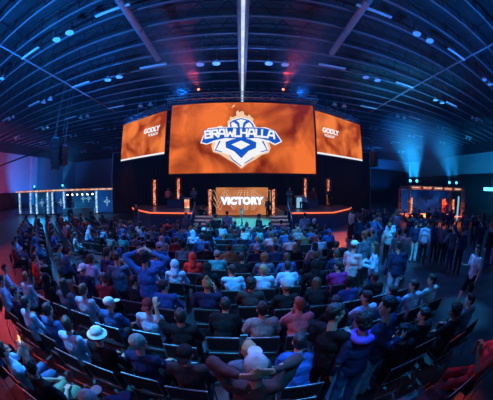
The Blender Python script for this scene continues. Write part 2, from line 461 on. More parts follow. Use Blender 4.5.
def make_mover(name, label, lensmat, group):
    t = empty(name, label, 'stage light', group=group)
    bm = bmesh.new(); B(bm, (0, 0, .07), (.34, .30, .14), bev=.02); obj('base', bm, M['black'], t)
    bm = bmesh.new()
    for s in (-1, 1): B(bm, (s * .17, 0, .30), (.05, .14, .36), bev=.015)
    B(bm, (0, 0, .145), (.39, .14, .04)); obj('yoke', bm, M['black'], t)
    bm = bmesh.new(); T(bm, (0, .16, .38), (0, -.12, .44), .12, .14, n=16); h = obj('head', bm, M['blackmetal'], t)
    bm = bmesh.new(); T(bm, (0, -.12, .44), (0, -.135, .443), .125, n=16); obj('lens', bm, lensmat, h)
    return t
blue_m = make_mover('moving_head_light', 'x', M['lens'], 'blue moving head lights')
red_m = make_mover('moving_head_light', 'x', M['redlens'], 'red moving head lights')
dark_m = make_mover('moving_head_light', 'x', M['black'], 'unlit moving head lights')
used = set()
def mover(src, loc, rz, label, flip=False):
    if src not in used:
        used.add(src); src.location = loc; src.rotation_euler = (PI if flip else 0, 0, rz); src['label'] = label; return src
    o = dup(src, loc, rz, label)
    if flip: o.rotation_euler = (PI, 0, rz)
    return o
zt = sz1 + 1.10
mover(red_m, (-4.15, SY + .1, zt), 0, 'glaring red moving head light on the main truss, left of centre')
mover(red_m, (3.85, SY + .1, zt), 0, 'glaring red moving head light on the main truss, right of centre')
n = 0
for x in (-6.95, -5.3, -2.9, -1.8, 1.4, 2.5, 5.0, 6.85):
    n += 1; mover(dark_m, (x, SY + .1, zt), 0, 'dark moving head light, %s from left on the central screen truss' % nth(n))
for (e, Wd, H, rz), nm in ((sL, 'left'), (sR, 'right')):
    for k in range(6):
        x = -Wd / 2 + Wd * (k + .5) / 6
        p = Matrix.Rotation(rz, 3, 'Z') @ Vector((x, .3, 0)) + e.location
        mover(dark_m, (p.x, p.y, e.location.z + H + .84), rz, 'dark moving head light, %s from left on the %s screen truss' % (nth(k + 1), nm))

# ------------------------------------------------------------------ stage
def platform(name, label, pts, z0, z1, deck, skirt, strip=None):
    e = empty(name, label, 'stage', (0, 0, 0))
    bm = bmesh.new(); P(bm, [Vector((x, y, z1 - .08)) for x, y in pts], loc=(0, 0, .08)); obj('deck', bm, deck, e)
    bm = bmesh.new()
    ins = [Vector((x, y, z0)) for x, y in pts]
    cx = sum(p.x for p in ins) / len(ins); cy = sum(p.y for p in ins) / len(ins)
    P(bm, [Vector((cx + (p.x - cx) * .99, cy + (p.y - cy) * .985, z0)) for p in ins], loc=(0, 0, z1 - .08 - z0)); obj('skirt', bm, skirt, e)
    if strip:
        bm = bmesh.new()
        for a, b in strip: bar(bm, (a[0], a[1], z1 - .04), (b[0], b[1], z1 - .04), .05, .09)
        obj('edge_light', bm, M['strip'], e)
    return e
lw = [(-10.2, 19.6), (-9.4, 18.2), (-6.6, 15.35), (-3.35, 15.35), (-3.0, 16.4), (-3.0, 22.6), (-10.6, 22.6)]
platform('stage_wing', 'raised left stage wing with orange glowing front edge', lw, .0, 1.3, M['stage'], M['skirt'],
         [((-10.25, 19.5), (-9.45, 18.15)), ((-9.45, 18.15), (-6.6, 15.3)), ((-6.6, 15.3), (-3.4, 15.3))])
rw = [(-x - .1, y) for x, y in reversed(lw)]
platform('stage_wing', 'raised right stage wing with orange glowing front edge', rw, .0, 1.3, M['stage'], M['skirt'],
         [((10.15, 19.5), (9.35, 18.15)), ((9.35, 18.15), (6.5, 15.3)), ((6.5, 15.3), (3.3, 15.3))])
platform('low_platform', 'low teal lit platform between the stage wings below the VICTORY screen', [(-2.95, 14.3), (2.85, 14.3), (2.85, 22.4), (-2.95, 22.4)], 0, .42, M['teal'], M['skirt'])
def stairs(lab, s):
    e = empty('stair_flight', lab, 'stairs', (s * 2.35 - .05, 14.25, 0))
    bm = bmesh.new(); bn = bmesh.new()
    # climbs from the platform side outward to the wing
    for k in range(6):
        h = .2 * (k + 1) if k < 6 else 1.3
        y = -1.5 + k * .3
        B(bm, (0, y + .15, h / 2), (1.1, .3, h)); B(bn, (0, y + .02, h - .03), (1.12, .05, .09))
    obj('steps', bm, M['stage'], e); obj('nosing', bn, M['nosing'], e)
    bm = bmesh.new()
    T(bm, (s * .58, -1.4, .2), (s * .58, -1.4, 1.1), .02); T(bm, (s * .58, .1, 1.2), (s * .58, .1, 2.1), .02); T(bm, (s * .58, -1.4, 1.1), (s * .58, .1, 2.1), .02)
    obj('handrail', bm, M['chrome'], e)
    return e
stairs('stair flight with white nosings at the left wing, beside the portal', -1)
stairs('stair flight with white nosings at the right wing, beside the portal', 1)

# portal screen
PY = 20.9
a = at_y(216, 187, PY); b = at_y(267.8, 214.5, PY)
por = empty('led_screen', 'small orange screen reading VICTORY between the stage wings', 'screen', ((a.x + b.x) / 2, PY, .45))
pw, ph = b.x - a.x, a.z - .5
bm = bmesh.new(); B(bm, (0, .12, ph / 2), (pw + .2, .2, ph + .12)); obj('cabinet', bm, M['black'], por)
bm = bmesh.new(); B(bm, (0, 0, ph / 2 + .03), (pw, .03, ph - .06)); obj('picture', bm, M['portal'], por)
text_obj('title_glow', 'VICTORY', .86, M['glowblue'], por, (0, -.03, ph * .52), offset=.085, sx=.98)
text_obj('title_text', 'VICTORY', .86, M['whtbright'], por, (0, -.06, ph * .52), offset=.04, sx=.98)
text_obj('outline_text', 'WIN', 2.55, M['winline'], por, (0, -.02, ph * .52), outline=.018, sx=1.05)
text_obj('outline_text', 'WIN', 2.1, M['winline'], por, (0, -.02, ph * .52), outline=.014, sx=1.45)

# glowing towers
def tower(label, loc, h):
    e = empty('light_tower', label, 'light tower', loc, group='orange light towers on the stage')
    bm = bmesh.new(); B(bm, (0, 0, .03), (.55, .55, .06)); obj('base_plate', bm, M['black'], e)
    bm = bmesh.new(); lattice(bm, (0, 0, .06), (0, 0, h), .46, .03, .42); obj('truss_body', bm, M['blackmetal'], e)
    bm = bmesh.new(); T(bm, (-.05, .03, .1), (-.05, .03, h - .05), .12, n=10); obj('glow_tube', bm, M['towerglow'], e)
    return e
for px, py, z, h, lab in ((155, 205.5, 1.3, 2.6, 'leftmost on the left stage wing'), (179, 206, 1.3, 2.7, 'behind the desk on the left stage wing'),
                       (305.5, 206, 1.3, 2.7, 'behind the group on the right stage wing'), (328.5, 206, 1.3, 2.65, 'rightmost on the right stage wing')):
    p = at_y(px, py, 21.2); tower('orange glowing truss tower, ' + lab, (p.x, p.y, z), h)
for px, lab in ((210.5, 'left'), (274, 'right')):
    p = at_y(px, 205, 20.6); tower('orange glowing truss tower just %s of the VICTORY screen' % lab, (p.x, p.y, .42), 2.5)

def desk(label, loc, rz=0):
    e = empty('desk', label, 'desk', loc, rz)
    bm = bmesh.new(); B(bm, (0, 0, .76), (1.5, .7, .05), bev=.01); obj('tabletop', bm, M['blackmetal'], e)
    bm = bmesh.new(); B(bm, (0, -.3, .37), (1.44, .03, .72)); obj('front_panel', bm, M['skirt'], e)
    for sx in (-1, 1):
        bm = bmesh.new(); B(bm, (sx * .7, .0, .37), (.05, .6, .74)); obj('side_panel', bm, M['black'], e)
    return e
p = at_h(178, 206, 1.3)
DK = at_y(176, 204, 19.2); desk('dark desk on the left stage wing before the seated player', (DK.x, 19.2, 1.3))
DK2 = at_y(309, 204, 19.0); desk('dark desk on the right stage wing before the crouching people', (DK2.x, 19.0, 1.3))
def monitor(label, loc, rz=0, m=None):
    e = empty('monitor', label, 'monitor', loc, rz)
    bm = bmesh.new(); B(bm, (0, 0, .30), (.54, .04, .32), bev=.01); obj('case', bm, M['black'], e)
    bm = bmesh.new(); B(bm, (0, .024, .30), (.5, .01, .28)); obj('display', bm, m or M['panelteal'], e)
    bm = bmesh.new(); T(bm, (0, 0, .02), (0, 0, .2), .02); B(bm, (0, 0, .01), (.22, .16, .02)); obj('stand', bm, M['black'], e)
monitor('monitor on the desk of the left stage wing', (DK.x - .2, 19.2, 2.09))
monitor('monitor on the desk of the right stage wing', (DK2.x + .2, 19.0, 2.09))
def lectern(label, loc, m, w=.5, h=1.):
    e = empty('plinth', label, 'plinth', loc)
    bm = bmesh.new(); B(bm, (0, 0, h / 2), (w, w * .8, h), bev=.02); obj('body', bm, M['black'], e)
    bm = bmesh.new(); B(bm, (0, -w * .4 - .012, h / 2), (w * .8, .02, h * .85)); obj('lit_front', bm, m, e)
    bm = bmesh.new(); B(bm, (0, 0, h + .02), (w + .08, w * .8 + .08, .04)); obj('top', bm, M['nosing'], e)
q = at_y(187.5, 205, 18.4); lectern('small plinth with orange lit front on the left stage wing', (q.x, 18.4, 1.3), M['topglow'], .5, .85)
q = at_y(298.5, 205, 18.4); lectern('pale blue lit plinth on the right stage wing', (q.x, 18.4, 1.3), M['emblem'], .55, 1.0)
# trophy at the platform's front
tp = empty('trophy', 'slim white trophy standing alone at the front of the teal platform', 'trophy', (-.02, 15.4, .42))
bm = bmesh.new(); T(bm, (0, 0, 0), (0, 0, .08), .22, .20, n=20); T(bm, (0, 0, .08), (0, 0, .3), .08, .05, n=16); obj('base', bm, M['nosing'], tp, False)
bm = bmesh.new(); T(bm, (0, 0, .3), (0, 0, 1.05), .045, .09, n=16); T(bm, (0, 0, 1.05), (0, 0, 1.25), .10, .02, n=16); obj('body', bm, M['lampwhite'], tp, True)
bm = bmesh.new(); T(bm, (0, 0, 1.2), (0, 0, 1.75), .015, .006, n=8); obj('spire', bm, M['lampwhite'], tp)

# ----------------------------------------------------------- left booth
A = Vector((-30.9, 18.45, 0)); Bq = Vector((-15.8, 26.05, 0)); u = (Bq - A).normalized(); nb = Vector((-u.y, u.x, 0))
rzb = math.atan2(u.y, u.x); Lb = (Bq - A).length
bt = empty('booth', 'long open truss booth at the left with blue panels and white emblems', 'booth', A, rzb)
def bx_(px):
    p = at_line(px, 200, A, Bq); return (Vector((p.x, p.y, 0)) - A).length
top = 3.0
cols = [bx_(px) for px in (19.7, 30.5, 36.5, 47.7, 52.5, 64, 96.4, 116.8)]
bm = bmesh.new(); B(bm, (Lb / 2, 1.9, .06), (Lb + .4, 4.2, .12)); obj('floor_deck', bm, M['stage'], bt)
for i, x in enumerate(cols):
    bm = bmesh.new(); lattice(bm, (x, 0, .12), (x, 0, top), .34, .025, .34); c = obj('column', bm, M['truss'], bt)
    bm = bmesh.new(); B(bm, (x, 0, top / 2), (.20, .20, top - .2)); obj('glow_core', bm, M['colglow'], c)
bm = bmesh.new(); lattice(bm, (cols[0], 0, top + .1), (cols[-1], 0, top + .1), .34, .025, .4)
lattice(bm, (cols[0], 3.8, top + .1), (cols[-1], 3.8, top + .1), .34, .025, .4)
tt = obj('top_truss', bm, M['truss'], bt)
bm = bmesh.new(); B(bm, (Lb / 2, 0, top + .1), (Lb - .2, .14, .16)); obj('glow_core', bm, M['topglow'], tt)
def emblem(parent, x, y, z, s):
    bm = bmesh.new()
    for k in range(4):
        an = k * PI / 2
        for (r0, r1) in ((.18, .5), (.62, 1.)):
            c, sn = math.cos(an), math.sin(an)
            w = .28 * (1 - (r1 - .5)) + .1
            pts = [(r0 * c, r0 * sn), ((r0 + r1) / 2 * c - w * sn, (r0 + r1) / 2 * sn + w * c), (r1 * c, r1 * sn), ((r0 + r1) / 2 * c + w * sn, (r0 + r1) / 2 * sn - w * c)]
            P(bm, [Vector((x + a_ * s * .75, y, z + b_ * s)) for a_, b_ in pts], 0, .01)
    return obj('emblem', bm, M['emblem'], parent)
for x0, x1, m, yy, em in ((cols[1], cols[3], 'panelteal', 1.2, .55), (cols[4], cols[5], 'panelblue', 1.2, .5), (cols[5] + .2, cols[6] - .2, 'panelteal', 3.4, .0), (cols[6] + .2, cols[7] - .2, 'panelblue', .5, .6)):
    bm = bmesh.new(); B(bm, ((x0 + x1) / 2, yy, top / 2 + .05), (x1 - x0, .06, top - .2)); pn = obj('panel', bm, M[m], bt)
    if em: emblem(pn, (x0 + x1) / 2, yy - .06, top * .5, em)
    else:
        emblem(pn, (x0 + x1) / 2 - .3, yy - .06, top * .62, .5)
        emblem(pn, (x0 + x1) / 2 + .6, yy - .06, top * .62, .5)
x0, x1 = cols[5], cols[6]
for k in range(6):
    bm = bmesh.new(); x = x0 + (x1 - x0) * (k + .6) / 6.4; T(bm, (x, .5, top - .42), (x, .38, top - .5), .10, .13, n=12); pc = obj('par_lamp', bm, M['black'], bt)
    bm = bmesh.new(); T(bm, (x, .375, top - .503), (x, .36, top - .513), .11, n=12); obj('lens', bm, M['warmlens'], pc)
bm = bmesh.new(); B(bm, ((x0 + x1) / 2, -1.0, .42), (x1 - x0 - .3, .5, .84)); obj('counter', bm, M['nosing'], bt)
for px, lab in ((35, 'left'), (63, 'middle')):
    x = bx_(px); p = A + u * x
    mover(blue_m, (p.x, p.y, top + .28), rzb, 'blue moving head light on top of the left booth, %s one' % ('leftmost' if lab == 'left' else 'right hand'))

# ---------------------------------------------------------- right booth
A2 = Vector((15.5, 16.9, 0)); B2 = Vector((21.8, 14.0, 0)); u2 = (B2 - A2).normalized(); rz2 = math.atan2(u2.y, u2.x); L2 = (B2 - A2).length
b2 = empty('booth', 'open truss stage booth at the right with an orange glowing floor', 'booth', A2, rz2)
bm = bmesh.new(); B(bm, (L2 / 2, 1.8, .25), (L2 + .3, 3.8, .5)); obj('floor_deck', bm, M['boothfloor'], b2)
for x in (0, L2):
    for y in (0, 3.5):
        bm = bmesh.new(); lattice(bm, (x, y, 0), (x, y, 3.15), .3, .022, .34); obj('column', bm, M['truss'], b2)
bm = bmesh.new(); lattice(bm, (0, 0, 3.25), (L2, 0, 3.25), .3, .022, .34); lattice(bm, (0, 3.5, 3.25), (L2, 3.5, 3.25), .3, .022, .34); tt = obj('top_truss', bm, M['truss'], b2)
bm = bmesh.new()
for k in range(5): B(bm, (L2 * (k + .6) / 5.2, -.02, 3.25), (L2 / 7, .1, .13))
obj('glow_core', bm, M['topglow'], tt)
bm = bmesh.new(); B(bm, (L2 / 2, 3.45, 1.7), (L2 - .4, .08, 2.9)); pn = obj('panel', bm, M['panelnavy'], b2)
bm = bmesh.new()
for s in (-1, 1):
    pts = [(0, 1.6), (.2, 2.0), (.9, 2.1), (1.3, 2.8), (1.5, 2.2), (1.9, 2.9), (1.8, 1.9), (1.2, 1.5), (.5, 1.4), (.1, .9)]
    P(bm, [Vector((L2 / 2 - .1 + s * x, 3.38, z)) for x, z in pts], 0, .01)
obj('emblem', bm, M['panelblue'], pn)
for x, h in ((.75, 2.3), (L2 - 1.9, 2.1), (L2 - .55, 2.2)):
    bm = bmesh.new(); B(bm, (x, 1.6, .5 + h / 2 * .8), (.36, .3, h * .8)); c = obj('light_pillar', bm, M['black'], b2)
    bm = bmesh.new(); B(bm, (x, 1.44, .5 + h / 2 * .8), (.24, .04, h * .74)); obj('glow_face', bm, M['towerglow'], c)
for px, lab in ((410, 'leftmost'), (416.5, 'second from left'), (449, 'third from left'), (456, 'rightmost')):
    p = at_line(px, 188, A2, B2); mover(blue_m, (p.x, p.y, 3.43), rz2, 'blue moving head light on top of the right booth, %s one' % lab)

# tall light stand at the far right, light stick, speakers, pipes
e = empty('light_stand', 'tall metal light stand with a cyan tube lamp at the far right edge', 'light stand', (17.3, 7.75, 0))
bm = bmesh.new(); T(bm, (0, 0, .05), (0, 0, 3.9), .06)
obj('pole', bm, M['truss'], e)
for k in range(3):
    bm = bmesh.new(); an = k * 2 * PI / 3; T(bm, (0, 0, .9), (.7 * math.cos(an), .7 * math.sin(an), .02), .022); obj('leg', bm, M['blackmetal'], e)
p = Vector((17.3, 7.75, 0)); dd = Vector((-.45, .9, 0)).normalized()
bm = bmesh.new(); T(bm, dd * .9 + Vector((0, 0, 3.25)), dd * -1.2 + Vector((0, 0, 3.25)), .12, n=14); obj('tube_lamp', bm, M['cyan'], e, True)

def line_array(label, c, rz, n, w=1.2, h=.42):
    e = empty('line_array_speaker', label, 'loudspeaker', c, rz)
    ang = 0; y = 0; z = 0
    for k in range(n):
        ang = R(2 + k * 3.2)
        bm = bmesh.new(); B(bm, (0, y, z - h / 2), (w, .7, h * .93), Matrix.Rotation(-ang, 3, 'X'), bev=.03); c_ = obj('cabinet', bm, M['black'], e)
        bm = bmesh.new(); B(bm, (0, y - .36 * math.cos(ang), z - h / 2 + .36 * math.sin(ang)*-1), (w * .9, .02, h * .8), Matrix.Rotation(-ang, 3, 'X')); obj('grille', bm, M['blackmetal'], c_)
        z -= h; y += h * math.sin(ang) * .9
    bm = bmesh.new(); B(bm, (0, 0, .1), (w * .9, .5, .12)); T(bm, (-.3, 0, .1), (-.3, 0, 12.8 - c[2]), .015, n=5); T(bm, (.3, 0, .1), (.3, 0, 12.8 - c[2]), .015, n=5); obj('flying_frame', bm, M['steel'], e)
    return e
c = at_line(55, 140, (-20, 14.), (-10, 14.))
line_array('hanging black line array speaker at the upper left over the booth', (c.x, c.y, c.z), R(-30), 6)
c = at_line(63, 147, (-20, 15.), (-10, 15.))
line_array('smaller hanging speaker just right of the big left line array', (c.x, c.y, c.z), R(-10), 4, .9, .4)
c = at_line(374, 152, (10, 24.), (20, 24.))
line_array('hanging black line array speaker right of the right screen', (c.x, c.y, c.z), R(25), 5, 1.0, .36)
a = at_line(0, 166, (-36, 0), (-36, 1)); b = at_line(45, 150, (-24, 0), (-24, 1))
bm = bmesh.new(); T(bm, a, b, .10); e = tag(obj('sagging_cable', bm, M['black']), 'dark cable run slanting before the left wall panel', 'cable')

# ================================================================ people
def cone_cap(bm, p0, p1, r0, r1=None, n=14):
    """capsule whose radius runs from r0 to r1"""
    p0 = Vector(p0); p1 = Vector(p1); r1 = r0 if r1 is None else r1
    d = p1 - p0
    if d.length < 1e-5: d = Vector((0, 0, 1e-4)); 
    q = d.to_track_quat('Z', 'Y').to_matrix()
    rings = []
    for k in range(1, 5):
        a = -PI / 2 + PI / 2 * k / 4
        rings.append((p0, r0, a))
    for k in range(0, 4):
        a = PI / 2 * k / 4
        rings.append((p1, r1, a))
    prev = None; z = q @ Vector((0, 0, 1))
    vb = bm.verts.new(p0 - z * r0)
    for c, r, a in rings:
        ring = [bm.verts.new(c + q @ Vector((r * math.cos(a) * math.cos(t), r * math.cos(a) * math.sin(t), r * math.sin(a)))) for t in [2 * PI * i / n for i in range(n)]]
        if prev is None:
            for i in range(n): bm.faces.new((vb, ring[(i + 1) % n], ring[i]))
        else:
            for i in range(n): bm.faces.new((prev[i], prev[(i + 1) % n], ring[(i + 1) % n], ring[i]))
        prev = ring
    vt = bm.verts.new(p1 + z * r1)
    for i in range(n): bm.faces.new((prev[i], prev[(i + 1) % n], vt))

def chain(bm, pts):
    """pts = [(point, radius), ...]"""
    for (a, ra), (b, rb) in zip(pts, pts[1:]): cone_cap(bm, a, b, ra, rb)

TS = bpy.data.scenes.new('workshop')
def fuse(bm, voxel, smooth=6, noise=0., nscale=9.):
    """grow ONE continuous skin over everything in bm"""
    me = bpy.data.meshes.new('fuse'); bm.to_mesh(me); bm.free()
    o = bpy.data.objects.new('fuse', me); TS.collection.objects.link(o)
    md = o.modifiers.new('r', 'REMESH'); md.mode = 'VOXEL'; md.voxel_size = voxel; md.use_smooth_shade = True
    sm = o.modifiers.new('s', 'SMOOTH'); sm.factor = .5; sm.iterations = smooth
    vl = TS.view_layers[0]; vl.update(); dg = vl.depsgraph
    out = bpy.data.meshes.new_from_object(o.evaluated_get(dg))
    bpy.data.objects.remove(o); bpy.data.meshes.remove(me)
    if noise:
        for v in out.vertices:
            v.co += v.normal * noise * (pnoise(v.co * nscale) + .5 * pnoise(v.co * nscale * 2.6))
    for p in out.polygons: p.use_smooth = True
    return out

def hand(bm, wrist, d, palm, s, curl=.35, spread=.10, fr=.0088):
    """five-fingered hand; d = direction of the fingers, palm = palm normal, s = +1 right / -1 left"""
    w = Vector(wrist); d = Vector(d).normalized(); p = Vector(palm); p = (p - d * p.dot(d)).normalized()
    side = d.cross(p) * s            # towards the thumb
    k = w + d * .085
    for i in range(4):               # palm as four fanned rays
        o = side * (.030 - .020 * i)
        cone_cap(bm, w + o * .7 + d * .01, k + o + d * (.004 if i in (1, 2) else -.004), .014, .0125, 8)
    for i, L_ in enumerate((.070, .078, .073, .056)):
        base = k + side * (.030 - .020 * i)
        dd = (d + side * spread * (1.5 - i) + p * curl * .3).normalized()
        a = base + dd * L_ * .45
        d2 = (dd + p * curl * 1.1).normalized(); b = a + d2 * L_ * .32
        d3 = (d2 + p * curl * 1.3).normalized(); c = b + d3 * L_ * .25
        cone_cap(bm, base, a, fr * 1.05, fr, 8); cone_cap(bm, a, b, fr, fr * .95, 8); cone_cap(bm, b, c, fr * .95, fr * .85, 8)
    t0 = w + d * .02 + side * .026
    t1 = t0 + (d * .7 + side * .8 + p * .2).normalized() * .045
    t2 = t1 + (d * 1. + side * .35 + p * curl).normalized() * .032
    cone_cap(bm, t0, t1, .0135, .011, 8); cone_cap(bm, t1, t2, .011, .009, 8)

# joints per pose: local frame, feet on z = 0, looking along +Y
def V(*a): return Vector(a)
SIT = dict(pel=V(0, 0, .56), ches=V(0, -.03, .86), neck=V(0, -.03, 1.045), head=V(0, .005, 1.20),
           hip=.09, knee=(.13, .43, .53), ank=(.13, .42, .10), sh=(.175, -.035, 1.0))
STAND = dict(pel=V(0, 0, .96), ches=V(0, .0, 1.25), neck=V(0, -.01, 1.46), head=V(0, .02, 1.625),
             hip=.085, knee=(.10, .03, .52), ank=(.11, -.02, .09), sh=(.18, -.01, 1.40))
# arm targets given as (elbow, wrist, finger direction, palm normal, curl), for the right side; left is mirrored
ARMS = {
 'sit_lap': ((.25, .06, .74), (.10, .26, .66), (-.4, 1, -.1), (0, 0, -1), .5),
 'sit_cross': ((.25, .10, .78), (-.05, .22, .82), (-1, .1, .1), (0, -1, 0), .4),
 'sit_knees': ((.24, .14, .74), (.15, .36, .63), (0, 1, -.3), (0, 0, -1), .4),
 'sit_chin': ((.20, .26, .80), (.05, .14, 1.02), (-.3, -.2, 1), (0, -1, 0), .9),
 'sit_phone': ((.22, .16, .80), (.08, .33, .98), (-.2, .2, 1), (-1, 0, .3), .9),
 'sit_up': ((.34, .05, 1.06), (.36, .07, 1.30), (.0, .1, 1), (0, 1, 0), .9),
 'sit_behind': ((.40, .10, 1.17), (.12, -.055, 1.24), (-1, -.35, .1), (0, 1, 0), .25),
 'st_down': ((.25, -.03, 1.12), (.255, .05, .88), (0, .1, -1), (-1, 0, 0), .4),
 'st_cross': ((.25, .08, 1.14), (-.04, .22, 1.20), (-1, .1, .1), (0, -1, 0), .4),
 'st_akimbo': ((.42, -.06, 1.16), (.20, .02, 1.03), (-.7, .5, -.3), (-.3, 0, 1), .4),
 'st_up': ((.42, .03, 1.60), (.12, .05, 1.72), (-1, .1, .35), (0, 1, 0), .35),
 'st_back': ((.34, -.13, 1.27), (.55, -.10, 1.30), (1, .15, .1), (0, 1, 0), .2),
 'st_behind': ((.325, .10, 1.60), (.115, -.075, 1.655), (-1, -.28, .30), (0, 1, .1), .3),
 'st_behind_low': ((.325, .10, 1.59), (.115, -.080, 1.615), (-1, -.30, .25), (0, 1, .1), .3),
 'st_phone': ((.24, .14, 1.20), (.12, .34, 1.36), (-.2, .2, 1), (-1, 0, .3), .9),
 'st_talk': ((.24, .03, 1.14), (.16, .28, 1.20), (-.1, 1, .2), (0, 0, 1), .4),
 'st_hug': ((.42, .10, 1.34), (.47, .36, 1.30), (.2, 1, -.1), (-1, 0, .0), .2),
 'st_raise': ((.34, .06, 1.62), (.30, .12, 1.88), (0, .1, 1), (0, 1, 0), .8),
}
POSES = {
 'sit': (SIT, 'sit_lap', 'sit_lap', {}),
 'sit_left': (SIT, 'sit_lap', 'sit_knees', dict(turn=40)),
 'sit_right': (SIT, 'sit_knees', 'sit_lap', dict(turn=-40)),
 'sit_cross': (SIT, 'sit_cross', 'sit_cross', dict(turn=-12)),
 'sit_lean': (SIT, 'sit_knees', 'sit_knees', dict(lean=22, nod=8)),
 'sit_chin': (SIT, 'sit_lap', 'sit_chin', dict(lean=8, turn=15)),
 'sit_phone': (SIT, 'sit_phone', 'sit_lap', dict(nod=-22)),
 'sit_up': (SIT, 'sit_lap', 'sit_up', dict(turn=10)),
 'sit_behind': (SIT, 'sit_behind', 'sit_behind', dict(lean=-3, nod=8)),
 'sit_recline': (SIT, 'sit_phone', 'sit_phone', dict(lean=-14, nod=4)),
 'stand': (STAND, 'st_down', 'st_down', {}),
 'stand_left': (STAND, 'st_down', 'st_talk', dict(turn=38)),
 'stand_right': (STAND, 'st_talk', 'st_down', dict(turn=-38)),
 'stand_cross': (STAND, 'st_cross', 'st_cross', dict(turn=12)),
 'stand_akimbo': (STAND, 'st_akimbo', 'st_akimbo', {}),
 'stand_arms_up': (STAND, 'st_up', 'st_up', dict(nod=5)),
 'stand_over': (STAND, 'st_back', 'st_down', dict(nod=-20, lean=5)),
 'stand_behind': (STAND, 'st_behind', 'st_behind_low', dict(nod=4)),
 'stand_phone': (STAND, 'st_phone', 'st_down', dict(nod=-25)),
 'stand_talk': (STAND, 'st_talk', 'st_talk', dict(turn=8)),
 'stand_hug_right': (STAND, 'st_hug', 'st_down', dict(turn=-25, lean=4)),
 'stand_hug_left': (STAND, 'st_down', 'st_hug', dict(turn=25, lean=4)),
 'stand_hug_both': (STAND, 'st_hug', 'st_hug', dict(turn=0, nod=-18, lean=8)),
 'step': (STAND, 'st_talk', 'st_down', dict(turn=20, step=1)),
 'stand_raise': (STAND, 'st_down', 'st_raise', {}),
}
def joints(pose):
    S, ar, al, kw = POSES[pose]
    J = {}
    lean = Matrix.Rotation(R(-kw.get('lean', 0)), 3, 'X')
    pel = S['pel']
    def up(v): return pel + lean @ (Vector(v) - pel)
    J['pel'] = pel; J['ches'] = up(S['ches']); J['neck'] = up(S['neck']); J['head'] = up(S['head'])
    J['lean'] = lean
    J['hrot'] = Matrix.Rotation(R(kw.get('turn', 0)), 3, 'Z') @ Matrix.Rotation(R(kw.get('nod', 0) - kw.get('lean', 0) * .35), 3, 'X')
    for s, an in ((1, ar), (-1, al)):
        e, w, d, p, c = ARMS[an]
        mir = lambda v: Vector((v[0] * s, v[1], v[2]))
        J['sh', s] = up(mir(S['sh'])); J['el', s] = up(mir(e)); J['wr', s] = up(mir(w))
        J['hd', s] = (lean @ mir(d), lean @ mir(p), c)
        J['hip', s] = pel + Vector((s * S['hip'], 0, -.02))
        J['kn', s] = mir(S['knee']); J['an', s] = mir(S['ank'])
    if kw.get('step'):
        J['kn', 1] = V(.10, .20, .52); J['an', 1] = V(.11, .24, .09); J['kn', -1] = V(-.10, .0, .52); J['an', -1] = V(-.10, -.26, .13)
    J['sit'] = S is SIT
    return J

def head_shape(bm, J):
    h = J['head']; r = J['hrot']
    def h_(x, y, z): return h + r @ Vector((x, y, z))
    E_(bm, h_(0, -.012, .028), (.076, .096, .092), r); E_(bm, h_(0, .018, -.035), (.060, .070, .080), r)
    E_(bm, h_(0, .052, -.078), (.030, .028, .026), r, 10, 8)
    E_(bm, h_(0, .084, .018), (.050, .012, .014), r, 10, 8)                    # brow
    cone_cap(bm, h_(0, .082, .012), h_(0, .103, -.020), .008, .013, 8)        # nose
    E_(bm, h_(0, .080, -.052), (.024, .012, .010), r, 10, 8)                   # mouth
    for s in (-1, 1):
        E_(bm, h_(s * .078, -.008, -.010), (.010, .020, .032), r, 10, 8)
        E_(bm, h_(s * .040, .062, -.020), (.022, .020, .022), r, 10, 8)

MESH = {}
def body_mesh(pose):
    if ('body', pose) in MESH: return MESH['body', pose]
    J = joints(pose); bm = bmesh.new(); p = J['pel']; c = J['ches']; nk = J['neck']
    E_(bm, p, (.155, .105, .11)); E_(bm, (p + c) / 2, (.135, .09, .14), J['lean']); E_(bm, c, (.155, .10, .15), J['lean'])
    for s in (-1, 1):
        cone_cap(bm, c + J['lean'] @ V(0, 0, .10), J['sh', s], .075, .055)
        chain(bm, [(J['sh', s], .052), (J['el', s], .040), (J['wr', s], .027)])
        d, pn, cu = J['hd', s]
        hand(bm, J['wr', s], d, pn, s, cu)
        chain(bm, [(J['hip', s], .088), (J['kn', s], .056), (J['an', s], .040)])
        a = J['an', s]; cone_cap(bm, a + V(0, -.02, -.04), a + V(0, .12, -.055), .036, .030)
    cone_cap(bm, nk + V(0, -.005, -.06), J['head'] + V(0, -.015, -.05), .056, .052)
    head_shape(bm, J)
    MESH['body', pose] = fuse(bm, .0085 if ('behind' in pose or 'hug' in pose or 'over' in pose or pose == 'sit_recline' or 'arms_up' in pose) else .0105, 2)
    return MESH['body', pose]

def top_mesh(pose, sleeve):
    k = ('top', pose, sleeve)
    if k in MESH: return MESH[k]
    J = joints(pose); bm = bmesh.new(); p = J['pel']; c = J['ches']; g = .020
    hem = -.12 if not J['sit'] else -.055
    E_(bm, p + V(0, 0, .02), (.165 + g, .115 + g, .12)); cone_cap(bm, p + V(0, 0, hem + .10), p + V(0, 0, .12), .10, .10)
    if not J['sit']:
        E_(bm, p + V(0, 0, -.02), (.165 + g, .118 + g, .13))
    E_(bm, (p + c) / 2, (.150 + g, .105 + g, .17), J['lean']); E_(bm, c, (.165 + g, .11 + g, .155), J['lean'])
    for s in (-1, 1):
        cone_cap(bm, c + J['lean'] @ V(0, 0, .10), J['sh', s], .088, .070)
        if sleeve == 'long':
            chain(bm, [(J['sh', s], .066), (J['el', s], .054), (J['el', s].lerp(J['wr', s], .92), .040)])
        elif sleeve == 'short':
            chain(bm, [(J['sh', s], .070), (J['sh', s].lerp(J['el', s], .72), .066)])
    cone_cap(bm, J['neck'] + V(0, -.005, -.075), J['neck'] + V(0, .0, -.035), .075, .066)
    MESH[k] = fuse(bm, .016, 3, .020, 8.)
    return MESH[k]

